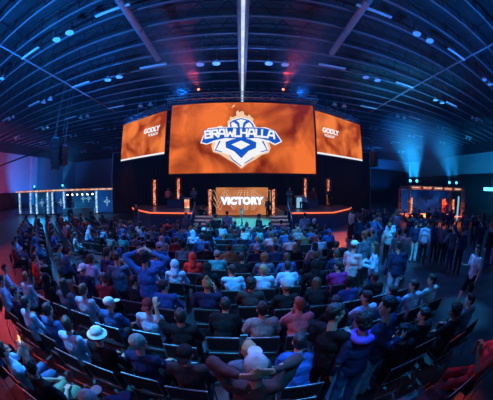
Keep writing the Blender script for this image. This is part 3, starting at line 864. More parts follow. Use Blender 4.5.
def hood_mesh(pose, up):
    k = ('hood', pose, up)
    if k in MESH: return MESH[k]
    J = joints(pose); bm = bmesh.new()
    if up:
        E_(bm, J['head'] + J['hrot'] @ V(0, -.030, .025), (.105, .108, .122), J['hrot'])
        cone_cap(bm, J['head'] + V(0, -.04, -.04), J['neck'] + V(0, -.04, -.04), .092, .10)
    else:
        n = J['neck']
        for a in range(7):
            t0 = PI + PI * a / 7 ; t1 = PI + PI * (a + 1) / 7
            cone_cap(bm, n + V(.085 * math.cos(t0), .07 * math.sin(t0) - .01, -.01 + .01 * math.sin(a)), n + V(.085 * math.cos(t1), .07 * math.sin(t1) - .01, -.01), .036, .036)
    MESH[k] = fuse(bm, .014, 3, .010, 12.)
    return MESH[k]

def trousers_mesh(pose, short=False):
    k = ('trousers', pose, short)
    if k in MESH: return MESH[k]
    J = joints(pose); bm = bmesh.new(); g = .016
    E_(bm, J['pel'], (.160 + g * .5, .112 + g * .5, .105)); 
    for s in (-1, 1):
        if short: chain(bm, [(J['hip', s], .092 + g), (J['kn', s].lerp(J['hip', s], .1), .076 + g)])
        else: chain(bm, [(J['hip', s], .092 + g * .6), (J['kn', s], .060 + g), (J['an', s] + V(0, 0, .03), .050 + g * .6)])
    MESH[k] = fuse(bm, .016, 3, .010, 8.)
    return MESH[k]

def shoe_mesh(pose, s):
    k = ('shoe', pose, s)
    if k in MESH: return MESH[k]
    J = joints(pose); a = J['an', s]; bm = bmesh.new()
    z = a.z - .09
    E_(bm, V(a.x, a.y - .005, z + .055), (.044, .060, .054)); E_(bm, V(a.x, a.y + .09, z + .040), (.046, .085, .038))
    B(bm, (a.x, a.y + .045, z + .014), (.084, .25, .026), bev=.01)
    MESH[k] = fuse(bm, .010, 2)
    return MESH[k]

HAIR = {}
def hair_mesh(kind):
    """in head coordinates"""
    if kind in HAIR: return HAIR[kind]
    bm = bmesh.new()
    if kind == 'short':
        E_(bm, (0, -.020, .042), (.083, .098, .090)); E_(bm, (0, -.045, -.005), (.074, .072, .070)); E_(bm, (0, .045, .088), (.055, .040, .035))
    elif kind == 'curly':
        E_(bm, (0, -.020, .050), (.098, .108, .100)); E_(bm, (0, -.045, -.005), (.092, .085, .080)); E_(bm, (0, .045, .095), (.065, .045, .040))
    elif kind == 'long':
        E_(bm, (0, -.020, .042), (.088, .100, .092)); cone_cap(bm, (0, -.05, .0), (0, -.075, -.20), .080, .070)
        for s in (-1, 1): cone_cap(bm, (s * .068, -.015, .02), (s * .078, .005, -.17), .028, .024)
    elif kind == 'bun':
        E_(bm, (0, -.018, .042), (.084, .098, .088)); E_(bm, (0, -.045, -.005), (.074, .072, .066)); E_(bm, (0, -.075, .125), (.042, .042, .040))
    # carve the face out by keeping the hair behind the brow
    HAIR[kind] = fuse(bm, .011, 2, .022 if kind == 'curly' else .008, 42. if kind == 'curly' else 30.)
    return HAIR[kind]

def cap_mesh(kind):
    if kind in HAIR: return HAIR[kind]
    bm = bmesh.new()
    if kind == 'cap':
        E_(bm, (0, -.012, .055), (.090, .106, .078)); cone_cap(bm, (0, -.01, .13), (0, -.01, .136), .008)
        E_(bm, (0, .135, .040), (.068, .085, .010)); m = fuse(bm, .009, 2)
    elif kind == 'cap_back':
        E_(bm, (0, -.012, .055), (.090, .106, .078)); E_(bm, (0, -.135, .020), (.066, .065, .012), Matrix.Rotation(R(18), 3, 'X')); m = fuse(bm, .009, 2)
    elif kind == 'beanie':
        E_(bm, (0, -.018, .052), (.092, .108, .096)); cone_cap(bm, (0, -.02, .015), (0, -.02, .04), .088, .088)
        m = fuse(bm, .011, 2, .006, 30.)
    elif kind == 'bucket':
        E_(bm, (0, -.012, .075), (.090, .104, .066)); T(bm, (0, -.012, .035), (0, -.012, .062), .155, .10, n=28); m = fuse(bm, .010, 1)
    HAIR[kind] = m
    return m

def eyes_mesh():
    if 'eyes' in HAIR: return HAIR['eyes']
    bm = bmesh.new()
    E_(bm, (0, 0, 0), (.012, .009, .007), None, 10, 8)
    me = bpy.data.meshes.new('eyes'); bm.to_mesh(me); bm.free()
    for p in me.polygons: p.use_smooth = True
    HAIR['eyes'] = me
    return me

def inst(name, me, m, parent=None):
    if not me.materials: me.materials.append(m)
    o = bpy.data.objects.new(name, me); col.objects.link(o)
    o.material_slots[0].link = 'OBJECT'; o.material_slots[0].material = m
    if parent: o.parent = parent
    return o

PEOPLE = []
def person(loc, rz, pose, label, top='navy', sleeve='long', low='black', hair='short', hc='black', hat=None, hatc='black',
           hood=None, skin='skin', scale=1., short=False, near=False, group=None, shoes='charcoal'):
    J = joints(pose)
    o = inst('person', body_mesh(pose), M[skin]); o.location = loc; o.rotation_euler = (0, 0, rz); o.scale = (scale,) * 3
    tag(o, label, 'person', group)
    nm = {'long': 'sweater', 'short': 'tshirt'}[sleeve] if hood is None else 'hoodie'
    t = inst(nm, top_mesh(pose, sleeve), cloth(top), o)
    if hood is not None: inst('hood', hood_mesh(pose, hood), cloth(top), t)
    inst('shorts' if short else 'trousers', trousers_mesh(pose, short), cloth(low), o)
    for s in (-1, 1): inst('shoe', shoe_mesh(pose, s), cloth(shoes), o)
    def onhead(name, me, m):
        c = inst(name, me, m, o); c.location = J['head']; c.rotation_euler = J['hrot'].to_euler(); return c
    if not hood:
        if hat not in ('beanie',) or hair == 'long': 
            hh = onhead('hair', hair_mesh(hair), HAIRC[hc])
            if hat: hh.scale = (.92, .90, .84)
    if hat: onhead({'cap': 'cap', 'cap_back': 'cap', 'beanie': 'beanie', 'bucket': 'sun_hat'}[hat], cap_mesh(hat), cloth(hatc))
    if near:
        for s in (-1, 1):
            c = onhead('eye', eyes_mesh(), M['eye']); c.location = J['head'] + J['hrot'] @ V(s * .031, .080, 0)
    PEOPLE.append(o)
    return o

# ---------------------------------------------------------------- chairs
def make_chair():
    e = empty('stacking_chair', 'x', 'chair')
    bm = bmesh.new(); B(bm, (0, .0, .435), (.45, .44, .055), bev=.02); obj('seat', bm, M['seatpad'], e, False)
    bm = bmesh.new(); B(bm, (0, -.245, .72), (.44, .035, .26), Matrix.Rotation(R(8), 3, 'X'), bev=.014)
    for v in bm.verts: v.co.y = v.co.y; 
    me = obj('backrest', bm, M['seatpad'], e); 
    # put the pad back at its place (it was turned about the origin)
    bm = bmesh.new()
    for s in (-1, 1): T(bm, (s * .225, -.215, .44), (s * .225, -.268, .865), .010, n=8)
    T(bm, (-.225, -.268, .865), (.225, -.268, .865), .009, n=8)
    T(bm, (-.225, -.232, .52), (.225, -.232, .52), .009, n=8)
    obj('back_frame', bm, M['chrome'], e)
    for sx in (-1, 1):
        for y0, y1 in ((.19, .23), (-.20, -.26)):
            bm = bmesh.new(); T(bm, (sx * .215, y0, .41), (sx * .235, y1, .0), .011, n=8); obj('leg', bm, M['chrome'], e)
    bm = bmesh.new()
    T(bm, (-.215, .20, .405), (.215, .20, .405), .010, n=6); T(bm, (-.215, -.20, .405), (.215, -.20, .405), .010, n=6)
    for s in (-1, 1): T(bm, (s * .215, -.2, .405), (s * .215, .2, .405), .010, n=6)
    obj('seat_frame', bm, M['chrome'], e)
    bm = bmesh.new(); T(bm, (-.228, -.235, .18), (.228, -.235, .18), .009, n=6); obj('stretcher', bm, M['chrome'], e)
    return e
chair0 = make_chair()
chair_used = []
def place_chair(x, y, rz, label, group):
    if not chair_used:
        chair_used.append(1); chair0.location = (x, y, 0); chair0.rotation_euler = (0, 0, rz); chair0['label'] = label; chair0['group'] = group; return chair0
    return dup(chair0, (x, y, 0), rz, label, group)

# ---------------------------------------------- seats of the centre block
ROWY = [.86 + .95 * i for i in range(12)]
SEATH = 1.24   # height of a seated head's centre
# every hand-placed seated person: pixel of the head, pose, clothes, description
S_ = []
def seated(px, py, pose, label, h=SEATH, dy=None, **k): S_.append((px, py, pose, label, h, dy, k))
# nearest rows
seated(13, 352, 'sit_recline', 'person slouching at the lower left corner, both hands raised holding a phone', top='light blue', sleeve='short', low='denim', near=True, h=1.1)
seated(-6, 352, 'sit', 'person cut off by the lower left edge of the frame', top='blue', near=True, h=1.1)
seated(34, 372, 'sit_left', 'person with dark hair and bare knee beside the phone holder at lower left', top='black', sleeve='short', low='khaki', short=True, near=True, h=1.1)
seated(487, 350, 'sit_recline', 'person in bright red jersey sprawled on a chair at the right edge', top='red', sleeve='short', low='maroon', near=True, skin='skin_dark', h=1.05, yaw=50)
seated(128, 339, 'sit_right', 'person in pale beanie and dark jacket with blue light along one shoulder', top='navy', hat='beanie', hatc='grey', near=True)
seated(172, 350, 'sit', 'person in black sweater with dark cap right of the pale beanie wearer', top='charcoal', hat='cap_back', hatc='black', near=True)
seated(77, 326, 'sit', 'person in black sweater wearing a wide white bucket hat', top='black', hat='bucket', hatc='white', near=True)
seated(59, 319, 'sit_left', 'person in pale blue shirt directly left of the white bucket hat', top='light blue', sleeve='short', near=True, hc='brown')
seated(38, 308, 'sit', 'person in light blue top, second to the left of the white bucket hat', top='light blue', near=True)
seated(252, 345, 'sit', 'person with short fair hair right in front of the hands clasped on a cap', top='slate', hair='short', hc='fair', near=True)
seated(300, 349, 'sit_lean', 'person in bright blue hoodie bending forward, right of the clasped hands', top='royal blue', hood=False, near=True)
seated(452, 311, 'sit_left', 'person with dark curly hair by the right end of the second row', top='black', hair='curly', near=True, skin='skin_dark')
seated(428, 321, 'sit_left', 'person with big curly hair outlined in blue near the metal chair rails', top='black', hair='curly', near=True)
seated(464, 302, 'sit_left', 'person with lit pink face at the outer right end of the rows', top='slate', near=True)
# second and third row
seated(191, 308, 'sit', 'person in bright light blue shirt with cap, alone between empty dark chairs', top='light blue', hat='cap_back', hatc='maroon', near=True)
seated(250, 307, 'sit', 'person in slate grey shirt with dark hair, centre of the second row', top='grey', sleeve='short', near=True)
seated(222, 317, 'sit_up', 'person in dark clothes raising one fist beside the slate grey shirt', top='black', sleeve='short', near=True)
seated(311, 300, 'sit_chin', 'person with short auburn hair in pinkish grey shirt, hand at the chin', top='pink', near=True, hc='auburn')
seated(359, 288, 'sit_left', 'person with black hair and lit orange cheek holding a snack', top='light blue', sleeve='short', near=True)
seated(405, 280, 'sit_left', 'person with pink lit face in a blue white shirt looking left', top='light blue', near=True)
seated(418, 275, 'sit_left', 'person in white and black jacket with arms on hips at the row end', top='pale grey', near=True)
seated(424, 303, 'sit_left', 'person with reddish lit face turned left, end of the third row', top='black', near=True)
seated(393, 289, 'sit', 'person with dark hair in blue jersey before the light shirt at the right', top='blue', near=True)
seated(320, 303, 'sit', 'person with black hair in dark shirt left of the embracing group', top='black', sleeve='short', near=True)
seated(31, 287, 'sit_left', 'person with red lit hair and pale blue back at the left edge', top='light blue', hc='auburn', near=True)
seated(51, 297, 'sit', 'person in light blue hoodie beside the red lit hair', top='blue', hood=False, near=True)
seated(18, 293, 'sit_right', 'person in dark coat with blue rim at the far left edge', top='navy', near=True)
seated(63, 281, 'sit_left', 'person with long dark hair and light blue side on the left aisle', top='slate', hair='long', near=True)
seated(50, 277, 'sit', 'person in black coat with hood on the left aisle', top='black', hood=True, near=True)
seated(71, 285, 'sit', 'person with brown hair in denim shirt on the left aisle', top='light denim', near=True, hc='brown')
seated(82, 264, 'sit', 'person wearing a white cap beside the brown haired person in pale blue', top='navy', hat='cap_back', hatc='white', near=True)
seated(91, 262, 'sit', 'person with thick brown hair in a pale blue shirt, left of the hooded standing man', top='light blue', hair='curly', hc='brown', near=True)
seated(226, 300, 'sit_lean', 'person with dark hair and black shirt ahead of the raised fist', top='black', near=True)
seated(164, 284, 'sit_right', 'person in dim blue sweater bent to the right', top='blue', near=True)
# middle rows
seated(174.6, 260, 'sit', 'person in pale blue hoodie with the hood up', top='light blue', hood=True)
seated(193, 259, 'sit', 'person in bright red hoodie with the hood up', top='red', hood=True)
seated(212, 266, 'sit', 'person in black hoodie with pale print on the back, right of the red hoodie', top='black', hood=True)
seated(227, 272, 'sit_chin', 'person with dark hair in blue and pink shirt with hand on cheek', top='light blue', sleeve='short')
seated(251, 277, 'sit', 'person in black vest with pale backpack straps left of the pale t-shirt', top='charcoal', sleeve='short', hair='curly')
seated(268, 268, 'sit', 'person in large pale blue t-shirt with short grey hair, centre', top='light blue', sleeve='short', hc='fair')
seated(283, 258, 'sit', 'person with long brown hair in dark blue checked shirt', top='blue', hair='long', hc='brown')
seated(296, 266, 'sit_lean', 'person in sky blue shirt leaning right over the chair back', top='light blue', sleeve='short')
seated(265, 259, 'sit', 'person with auburn curly hair behind the pale t-shirt', top='slate', hair='curly', hc='auburn')
seated(312, 267, 'sit', 'person in big black hoodie with hood up right of centre', top='black', hood=True, scale=1.06)
seated(331, 269, 'sit_left', 'person with black hair in magenta shirt right of the black hoodie', top='magenta', sleeve='short')
seated(321, 254, 'sit_right', 'person with reddish lit face in dark shirt behind the big black hoodie', top='black', hc='brown')
seated(276, 248, 'sit', 'person in dark blue jersey with black hair, middle of the centre rows', top='blue', sleeve='short')
seated(257, 248, 'sit', 'person with light cap and dark jacket in the centre', top='navy', hat='cap_back', hatc='light blue')
seated(288, 237, 'sit', 'person in rose red shirt with short hair', top='pink', sleeve='short')
seated(294, 249, 'sit', 'person with pale pink head in dark clothes near the rose red shirt', top='black', hc='fair')
seated(320, 237, 'sit', 'person in sky blue t-shirt right of the phone glow', top='light blue', sleeve='short')
seated(202, 239, 'sit', 'person in royal blue jacket seen from the back, tallest among the middle rows', top='blue', scale=1.1, sleeve='long')
seated(217, 250, 'sit', 'person with grey cap and red teal shirt right of the royal blue jacket', top='teal', hat='cap', hatc='grey', sleeve='short')
seated(229, 250, 'sit', 'person with dark hair in grey green shirt beside the red teal shirt', top='olive', sleeve='short')
seated(245, 256, 'sit_cross', 'person in black top between empty seats in the centre', top='black')
seated(155, 256, 'sit', 'person in royal blue sweater with black hair, right of the raised arms', top='royal blue')
seated(158, 246, 'sit', 'person with pale blue cap in royal blue shirt', top='royal blue', hat='cap', hatc='light blue')
seated(144, 246, 'sit_right', 'person with dark hair seated before the man with raised arms', top='slate')
seated(122, 262, 'sit_left', 'person with orange lit face between the two standing men', top='brown', hc='brown')
seated(137, 235, 'sit', 'person with dark hair at the left end of the sixth row', top='slate')
seated(147, 236, 'sit', 'person with dark hair and black shirt near the orange floor glow', top='black')
seated(157, 228, 'sit', 'person with pink lit hair by the left stage wing', top='slate', hair='curly', hc='auburn')
seated(166, 227, 'sit', 'person with round dark hair by the left stage wing', top='navy', hair='curly')
seated(175, 229, 'sit', 'person with brown hair in blue shirt before the left stage wing', top='blue', hc='brown')
seated(176, 240, 'sit', 'person with brown hair in maroon shirt behind the blue shirt', top='maroon', hc='brown')
seated(194, 231, 'sit_right', 'person in pale blue t-shirt with a draped towel', top='light blue', hood=True)
seated(207, 232, 'sit', 'person with black hair in pale blue shirt behind the standing man in jeans', top='light blue', sleeve='short')
seated(246, 229, 'sit', 'person with pink lit cheek in white shirt near the trophy', top='pale grey')
seated(257, 229, 'sit', 'person with dark hair right of the trophy', top='teal')
seated(268, 228, 'sit', 'person with blue lit hair two seats right of the trophy', top='navy')
seated(271, 234, 'sit', 'person with pink lit shoulders in the front rows', top='pink', hc='auburn')
seated(260, 237, 'sit', 'person with pale hair and dark shirt in the front centre rows', top='slate', hc='fair')
seated(275, 240, 'sit', 'person with fair hair in dark slate jacket in the front centre rows', top='slate', hc='fair')
seated(286, 232, 'sit', 'person in bright blue shirt with wide shoulders in the front rows', top='blue', sleeve='short', scale=1.06)
seated(298, 229, 'sit', 'person with grey hair behind the standing person in pale shirt', top='grey', hc='fair')
seated(309, 234, 'sit_phone', 'person looking down at a phone with an orange glow', top='brown')
seated(315, 230, 'sit', 'person with dark hair near the right stage wing', top='maroon')
seated(326, 231, 'sit', 'person in royal blue cap before the orange floor glow', top='royal blue', hat='cap_back', hatc='royal blue')
seated(337, 246, 'sit_right', 'person with black hair left of the plaid shirt', top='black')
seated(333, 253, 'sit', 'person in navy sweater with brown hair left of the plaid shirt', top='navy', hc='brown')
seated(105, 283, 'sit_left', 'person in maroon shirt turned left under the standing hooded man', top='maroon', hc='brown')
rows = {}
for px, py, pose, label, h, dy, k in S_:
    g = at_h(px, py, h)
    i = min(range(len(ROWY)), key=lambda i: abs(ROWY[i] - g.y)) if dy is None else 0
    y = ROWY[i] + max(-.14, min(.14, g.y - ROWY[i]))
    if dy is not None: y = dy + .7; i = 0 if dy < .5 else 1
    x = g.x * y / g.y
    rows.setdefault(i, []).append([x, y, pose, label, k])

KIND_TOP = [('black', 9), ('navy', 8), ('charcoal', 5), ('slate', 4), ('blue', 4), ('grey', 1.5), ('light blue', 2), ('maroon', .7), ('white', 1.2), ('teal', .6), ('red', .5), ('pale grey', 1), ('denim', 2), ('royal blue', 1.5)]
def pick():
    n = rng.uniform(0, sum(w for _, w in KIND_TOP))
    for c, w in KIND_TOP:
        n -= w
        if n <= 0: return c
    return 'black'
def random_look():
    k = dict(top=pick(), sleeve=rng.choice(['long', 'long', 'short']), hair=rng.choice(['short', 'short', 'short', 'curly', 'long', 'bun']), hc=rng.choice(['black', 'black', 'black', 'brown', 'brown', 'auburn', 'fair']),
             low=rng.choice(['black', 'navy', 'denim', 'charcoal']), skin=rng.choice(['skin', 'skin', 'skin_dark']), scale=rng.uniform(.94, 1.04))
    r = rng.random()
    if r < .12: k['hat'] = rng.choice(['cap', 'cap_back', 'beanie']); k['hatc'] = rng.choice(['black', 'white', 'navy', 'red', 'grey'])
    elif r < .24: k['hood'] = rng.random() < .5; k['sleeve'] = 'long'
    return k
def look_words(k):
    g = 'hoodie' if k.get('hood') is not None else ('sweater' if k['sleeve'] == 'long' else 't-shirt')
    return '%s %s' % (k['top'], g)

nfill = 0
CH = {'short': 'short', 'curly': 'curly', 'long': 'long', 'bun': 'bun'}
for i, ry in enumerate(ROWY):
    L_ = rows.get(i, [])
    L_.sort(key=lambda a: a[0])
    # keep neighbours a chair apart
    for _ in range(60):
        for a, b in zip(L_, L_[1:]):
            gap = b[0] - a[0]
            if gap < .56:
                sft = (.565 - gap) / 2; a[0] -= sft; b[0] += sft
    xl = -4.1 if ry < 7.3 else -6.8
    xr = 3.9 if ry < 4 else (2.1 if ry < 6.6 else 4.3)
    if i == 0: xl, xr = -3.2, -1.6
    xs = []
    man = [a[0] for a in L_]
    marks = sorted([m for m in man])
    def fill(a, b):
        n = int((b - a) / .58)
        return [a + (b - a) * (k + 1) / (n + 1) for k in range(n)] if n > 0 and (b - a) / (n + 1) >= .555 else ([a + (b - a) * (k + 1) / n for k in range(n - 1)] if n > 1 else [])
    pts = [max(xl, -99)] + marks + [xr]
    for a, b in zip(pts, pts[1:]):
        if b > a: xs += fill(a, b)
    if i == 0:
        x = xr + .3
        while x < 3.4:
            if all(abs(x - m) > .57 for m in man): xs.append(x)
            x += .58
    if i == 1: xs = [x for x in xs if not (.75 < x < 2.35)]
    allc = sorted([(x, ry, None) for x in xs] + [(a[0], a[1], a) for a in L_], key=lambda t: t[0])
    rown = nth(i + 1)
    grp = 'black chairs of the centre block'
    for j, (x, y, a) in enumerate(allc):
        if a is None:
            empty_p = {0: .3, 1: .6, 2: .35, 3: .45, 4: .5, 5: .45}.get(i, .25)
            standing_gap = (i == 4 and 2.2 < x < 3.9)
            if not standing_gap and not (i == 0 and x > 0) and rng.random() > empty_p:
                k = random_look(); pose = rng.choice(['sit', 'sit', 'sit', 'sit_left', 'sit_right', 'sit_lean', 'sit_cross', 'sit_chin', 'sit_phone'])
                lab = 'seated person in %s, %s chair from left, %s centre row from camera' % (look_words(k), nth(j + 1), rown)
                person((x, y + rng.uniform(-.02, .03), .0), R(rng.uniform(-7, 7)), pose, lab, near=i < 4, group='seated audience', **k)
                nfill += 1; st = 'occupied'
            else: st = 'empty'
        else:
            k = dict(a[4]); k.setdefault('scale', 1.)
            yaw = k.pop('yaw', rng.uniform(-6, 6))
            person((x, y, 0), R(yaw), a[2], a[3], group='seated audience', **k); st = 'occupied'
        place_chair(x, y, 0, '%s black metal chair, %s from left in the %s centre row from the camera' % (st, nth(j + 1), rown), grp)

# ------------------------------------------------ angled block on the left
du = Vector((-.79, .61, 0)).normalized(); dn = Vector((-du.y, du.x, 0))  # dn points back-left of the rows
if dn.y > 0: dn = -dn
face = -dn; rzl = math.atan2(face.y, face.x) - PI / 2
LB = {}
def lseat(px, py, pose, label, **k):
    g = at_h(px, py, SEATH); w = g - Vector((-4.9, 8.1, SEATH)); w.z = 0
    j = round(w.dot(dn) / .95); s = w.dot(du)
    LB.setdefault(j, []).append([s, pose, label, k])
lseat(23.7, 231, 'sit', 'person in dark shirt at the far left before the booth columns', top='navy')
lseat(35.6, 228, 'sit_right', 'person in pale sweater before the first booth panel', top='pale grey')
lseat(41, 232, 'sit', 'person in dark hoodie before the first booth panel', top='navy', hood=False)
lseat(62, 231, 'sit', 'person in bright blue shirt by the empty angled rows', top='royal blue', sleeve='short')
lseat(75, 231, 'sit', 'person in dark shirt left of the empty angled rows', top='black')
lseat(3.6, 229, 'sit', 'person with orange rim light at the left edge of the frame', top='maroon')
lseat(14, 243, 'sit', 'person with red lit shoulders near the left edge', top='maroon')
lseat(14.6, 266, 'sit_right', 'person with pale blue sleeve near the left edge', top='light blue')
lseat(4.5, 278, 'sit', 'person in pale blue at the very left edge of the frame', top='light blue')
lseat(37, 257, 'sit', 'person in red shirt in the angled left block', top='red', sleeve='short')
lseat(56, 250, 'sit_lean', 'person in blue shirt with an arm stretched to the right', top='blue')
lseat(66, 246, 'sit', 'person in pale teal shirt near the aisle of the angled block', top='teal', sleeve='short')
lseat(29, 249, 'sit', 'person in pink shirt in the angled left block', top='pink', sleeve='short')
for j in range(-3, 6):
    L_ = sorted(LB.get(j, []), key=lambda a: a[0])
    for _ in range(40):
        for a, b in zip(L_, L_[1:]):
            if b[0] - a[0] < .56: q_ = (.565 - b[0] + a[0]) / 2; a[0] -= q_; b[0] += q_
    base = Vector((-4.9, 8.1, 0)) + dn * .95 * j
    xs = []; s = .1 + .29 * (j % 2)
    while s < 10.6:
        p = base + du * s
        okk = p.x < -6.4 or (p.y > 7.2 and p.x < -5.3 and j < 2)
        if p.y > 7.2 and p.x > -7.5 and j > 0: okk = False
        if p.y < 2.6 or p.y > 15.3: okk = False
        if okk and all(abs(s - a[0]) > .57 for a in L_): xs.append(s)
        s += .58
    al = sorted([(s, None) for s in xs] + [(a[0], a) for a in L_], key=lambda t: t[0])
    for n_, (s, a) in enumerate(al):
        p = base + du * s
        st = 'empty'
        if a is None:
            if (j >= 1 and rng.random() < .8) or (j <= 0 and s > 8.5 and rng.random() < .5):
                k = random_look(); pose = rng.choice(['sit', 'sit', 'sit_left', 'sit_right', 'sit_lean', 'sit_cross'])
                person((p.x, p.y, 0), rzl + R(rng.uniform(-10, 10)), pose, 'seated person in %s, %s chair from aisle, %s row of angled left block' % (look_words(k), nth(n_ + 1), nth(j + 4)), group='seated audience', **k); st = 'occupied'
        else:
            k = dict(a[3]); person((p.x, p.y, 0), rzl + R(rng.uniform(-10, 10)), a[1], a[2], group='seated audience', **k); st = 'occupied'
        place_chair(p.x, p.y, rzl, '%s black metal chair, %s from the aisle in the %s angled left row' % (st, nth(n_ + 1), nth(j + 4)), 'black chairs of the angled left block')

# ------------------------------------------------------ standing people
def stander(px, py, pose, label, rz=0., z=0., Y=None, **k):
    sc_ = k.pop('scale', 1.); h = z + 1.64 * sc_
    g = at_h(px, py, h) if Y is None else at_y(px, py, Y)
    k.setdefault('group', 'standing audience')
    return person((g.x, g.y, z), R(rz), pose, label, scale=sc_, **k)
stander(256, 367, 'stand_behind', 'person in brown sweater clasping both hands behind a pale cap, nearest the camera', top='umber', low='black', hat='cap', hatc='pale grey', near=True, hc='fair')
stander(107, 252, 'stand', 'standing man in dark hoodie with pale collar, left of the raised arms', top='navy', hood=False, low='black', near=True, rz=-15)
stander(116, 257, 'stand_phone', 'standing person in slate shirt beside the man in dark hoodie', top='slate', near=True, rz=20, scale=.97)
stander(144, 257, 'stand_arms_up', 'standing man in blue jacket with both hands on the head', top='blue', low='black', near=True, hair='curly', scale=1.05)
stander(354, 245, 'stand_talk', 'standing man in plaid shirt and white cap talking to a woman', top='plaid', hat='cap', hatc='white', near=True, rz=-60, low='black')
stander(376, 246, 'stand_talk', 'standing woman with long brown hair in pale blue jacket facing the plaid shirt', top='light blue', hair='long', hc='brown', near=True, rz=60, low='navy', scale=.97)
stander(399, 245, 'stand', 'standing man in dark navy sweater with light trousers seen from the back', top='navy', low='light denim', near=True, rz=-20)
stander(335, 313, 'stand_right', 'standing man in black t-shirt with one arm around the group, left of three', top='black', sleeve='short', low='black', near=True, rz=-55)
stander(367, 325, 'stand_over', 'person in dark jacket with violet collar embraced by two others', top='navy', hair='curly', near=True, rz=0, low='denim', scale=.95)
stander(389, 306, 'stand_left', 'tall man in navy shirt hugging from the right with light jeans', top='navy', low='light denim', near=True, rz=25, sleeve='short', scale=1.03)
stander(416.5, 223, 'stand_right', 'standing person in dark jacket and white trousers at the crowd edge', top='navy', low='white', rz=-40)
stander(429, 221, 'stand', 'standing person in pale jacket with slim dark trousers at the crowd edge', top='slate', low='light denim', rz=-50)
stander(478, 249, 'step', 'person in pale t-shirt and shorts stepping away at the right edge', top='pale grey', sleeve='short', low='black', short=True, rz=75, scale=.96)
stander(111, 222, 'stand', 'person in long dark cloak standing alone beside the empty angled rows', top='black', hood=True, low='black', rz=-20)
stander(136, 206, 'stand_left', 'woman with long fair hair in black shirt before the left stage wing', top='black', sleeve='short', low='denim', hair='long', hc='fair', rz=-30)
stander(70, 207, 'stand', 'man in black standing before the left booth', top='black', low='black', rz=20, Y=None)
stander(201, 207, 'stand_akimbo', 'man in black shirt and blue jeans with hands on hips facing the audience', top='black', low='light denim', rz=170)
stander(186, 215, 'stand', 'person in dark blue shirt left of the man with hands on hips', top='slate', rz=160, low='denim')
stander(216, 216, 'stand_right', 'person in dark coat standing left of the pale blue shirt', top='black', low='black', rz=20)
stander(227, 213, 'stand', 'standing person in pale blue shirt below the VICTORY screen', top='light blue', low='navy')
stander(259, 216, 'stand_right', 'dark clad person walking before the teal platform', top='black', rz=-70)
stander(305, 215, 'stand', 'standing person in pale blue shirt before the right stage wing', top='light blue', low='black')
stander(288, 208, 'stand', 'dark clad person at the foot of the right stairs', top='black', low='black', rz=10)
stander(208, 225, 'stand_phone', 'person in dark clothes standing among the front seats', top='black', rz=0)
# on stage
for px, Y, pose, lab, k in ((168, 19.8, 'stand_left', 'person in pink shirt on the left stage wing', dict(top='pink', rz=180)),
                            (193.5, 18.6, 'stand_cross', 'person in black with crossed arms on the left stage wing', dict(top='slate', rz=200)),
                            (289.8, 18.0, 'stand_cross', 'person in slate shirt standing at the inner end of the right wing', dict(top='slate', rz=160, low='light denim')),
                            (313.5, 19.9, 'stand', 'person in dark red behind the desk of the right wing', dict(top='maroon', rz=180)),
                            (329.5, 20.0, 'stand_right', 'person in black beside the rightmost orange tower', dict(top='black', rz=180))):
    rz = k.pop('rz'); q = at_y(px, 192, Y)
    person((q.x, Y, 1.3), R(rz), pose, lab, group='people on stage', **k)
q = at_y(268, 205, 19.5); person((q.x, 19.5, .42), R(150), 'stand_left', 'person in dark shirt at the right corner of the VICTORY screen', top='navy', group='people on stage')
q = at_y(182, 200, 19.95); person((q.x, 20.05, 1.3), R(180), 'sit_lean', 'seated person in blue shirt behind the desk of the left wing', top='blue', group='people on stage')
place_chair(q.x, 20.05, R(180), 'chair behind the desk of the left stage wing', 'chairs on the stage')
q = at_y(173, 200, 20.); person((q.x, 20.05, 1.3), R(175), 'sit', 'seated person in dark red shirt behind the desk of the left wing', top='maroon', group='people on stage')
c_ = place_chair(q.x, 20.05, R(175), 'chair at the left end of the desk on the left wing', 'chairs on the stage')
for o_ in list(col.objects):
    if o_.get('group') == 'chairs on the stage': o_.location.z = 1.3
q = at_y(306, 200, 18.0); person((q.x, 18., 1.3), R(60), 'sit_lean', 'person in pale blue shirt crouching on a low crate, right stage wing', top='light blue', low='black', group='people on stage')
bm = bmesh.new(); B(bm, (0, 0, .21), (.45, .42, .42), bev=.02); cr = tag(obj('crate', bm, M['black']), 'low black crate under the crouching person on the right stage wing', 'crate'); cr.location = (q.x, 18., 1.3); cr.rotation_euler.z = R(60)
# standing crowd before the right booth
crowd = []
def cp(px, py, pose='stand', label='', **k):
    g = at_h(px, py, 1.64); crowd.append((g.x, g.y)); k.setdefault('rz', -50 + rng.uniform(-25, 25))
    stander(px, py, pose, label, **k)
cp(351, 210, label='person in dark coat at the left end of the far crowd', top='black')
cp(359, 218, label='broad person in navy coat standing before the far crowd', top='navy', rz=10)
cp(363, 210, label='person with pink lit head in the far crowd', top='slate', hc='fair')
cp(373, 209, label='person with grey hair in the far crowd', top='black', hc='brown')
cp(378, 212, label='person with pink lit face looking left in the far crowd', top='maroon', rz=40)
cp(385, 210, label='person with blond hair right of the pink lit face', top='navy', hc='fair')
cp(396, 211, label='person in yellow green jacket at the back of the crowd', top='green', hc='fair')
cp(368, 226, label='person in black with short hair before the navy coat', top='black')
cp(391, 221, label='person in pale blue shirt seen from the back, left side of the crowd', top='light blue', sleeve='short', rz=-10)
cp(365, 235, label='person with curly pinkish hair behind the plaid shirt', top='slate', hair='curly', hc='auburn', rz=20)
cp(373, 231, label='person with pale cap behind the woman in pale blue', top='teal', hat='cap', hatc='light blue', rz=10)
cp(399, 232, label='person in pale patterned shirt before the yellow green jacket', top='light denim', rz=-20)
cp(406, 231, label='person in light shirt turned to the right booth', top='pale grey')
cp(410, 217, label='person with raised arm at the left corner of the right booth', top='navy', pose='stand_raise')
cp(421, 221, label='dark head against the left of the orange booth floor', top='black')
cp(437, 223, label='dark head against the middle of the orange booth floor', top='navy')
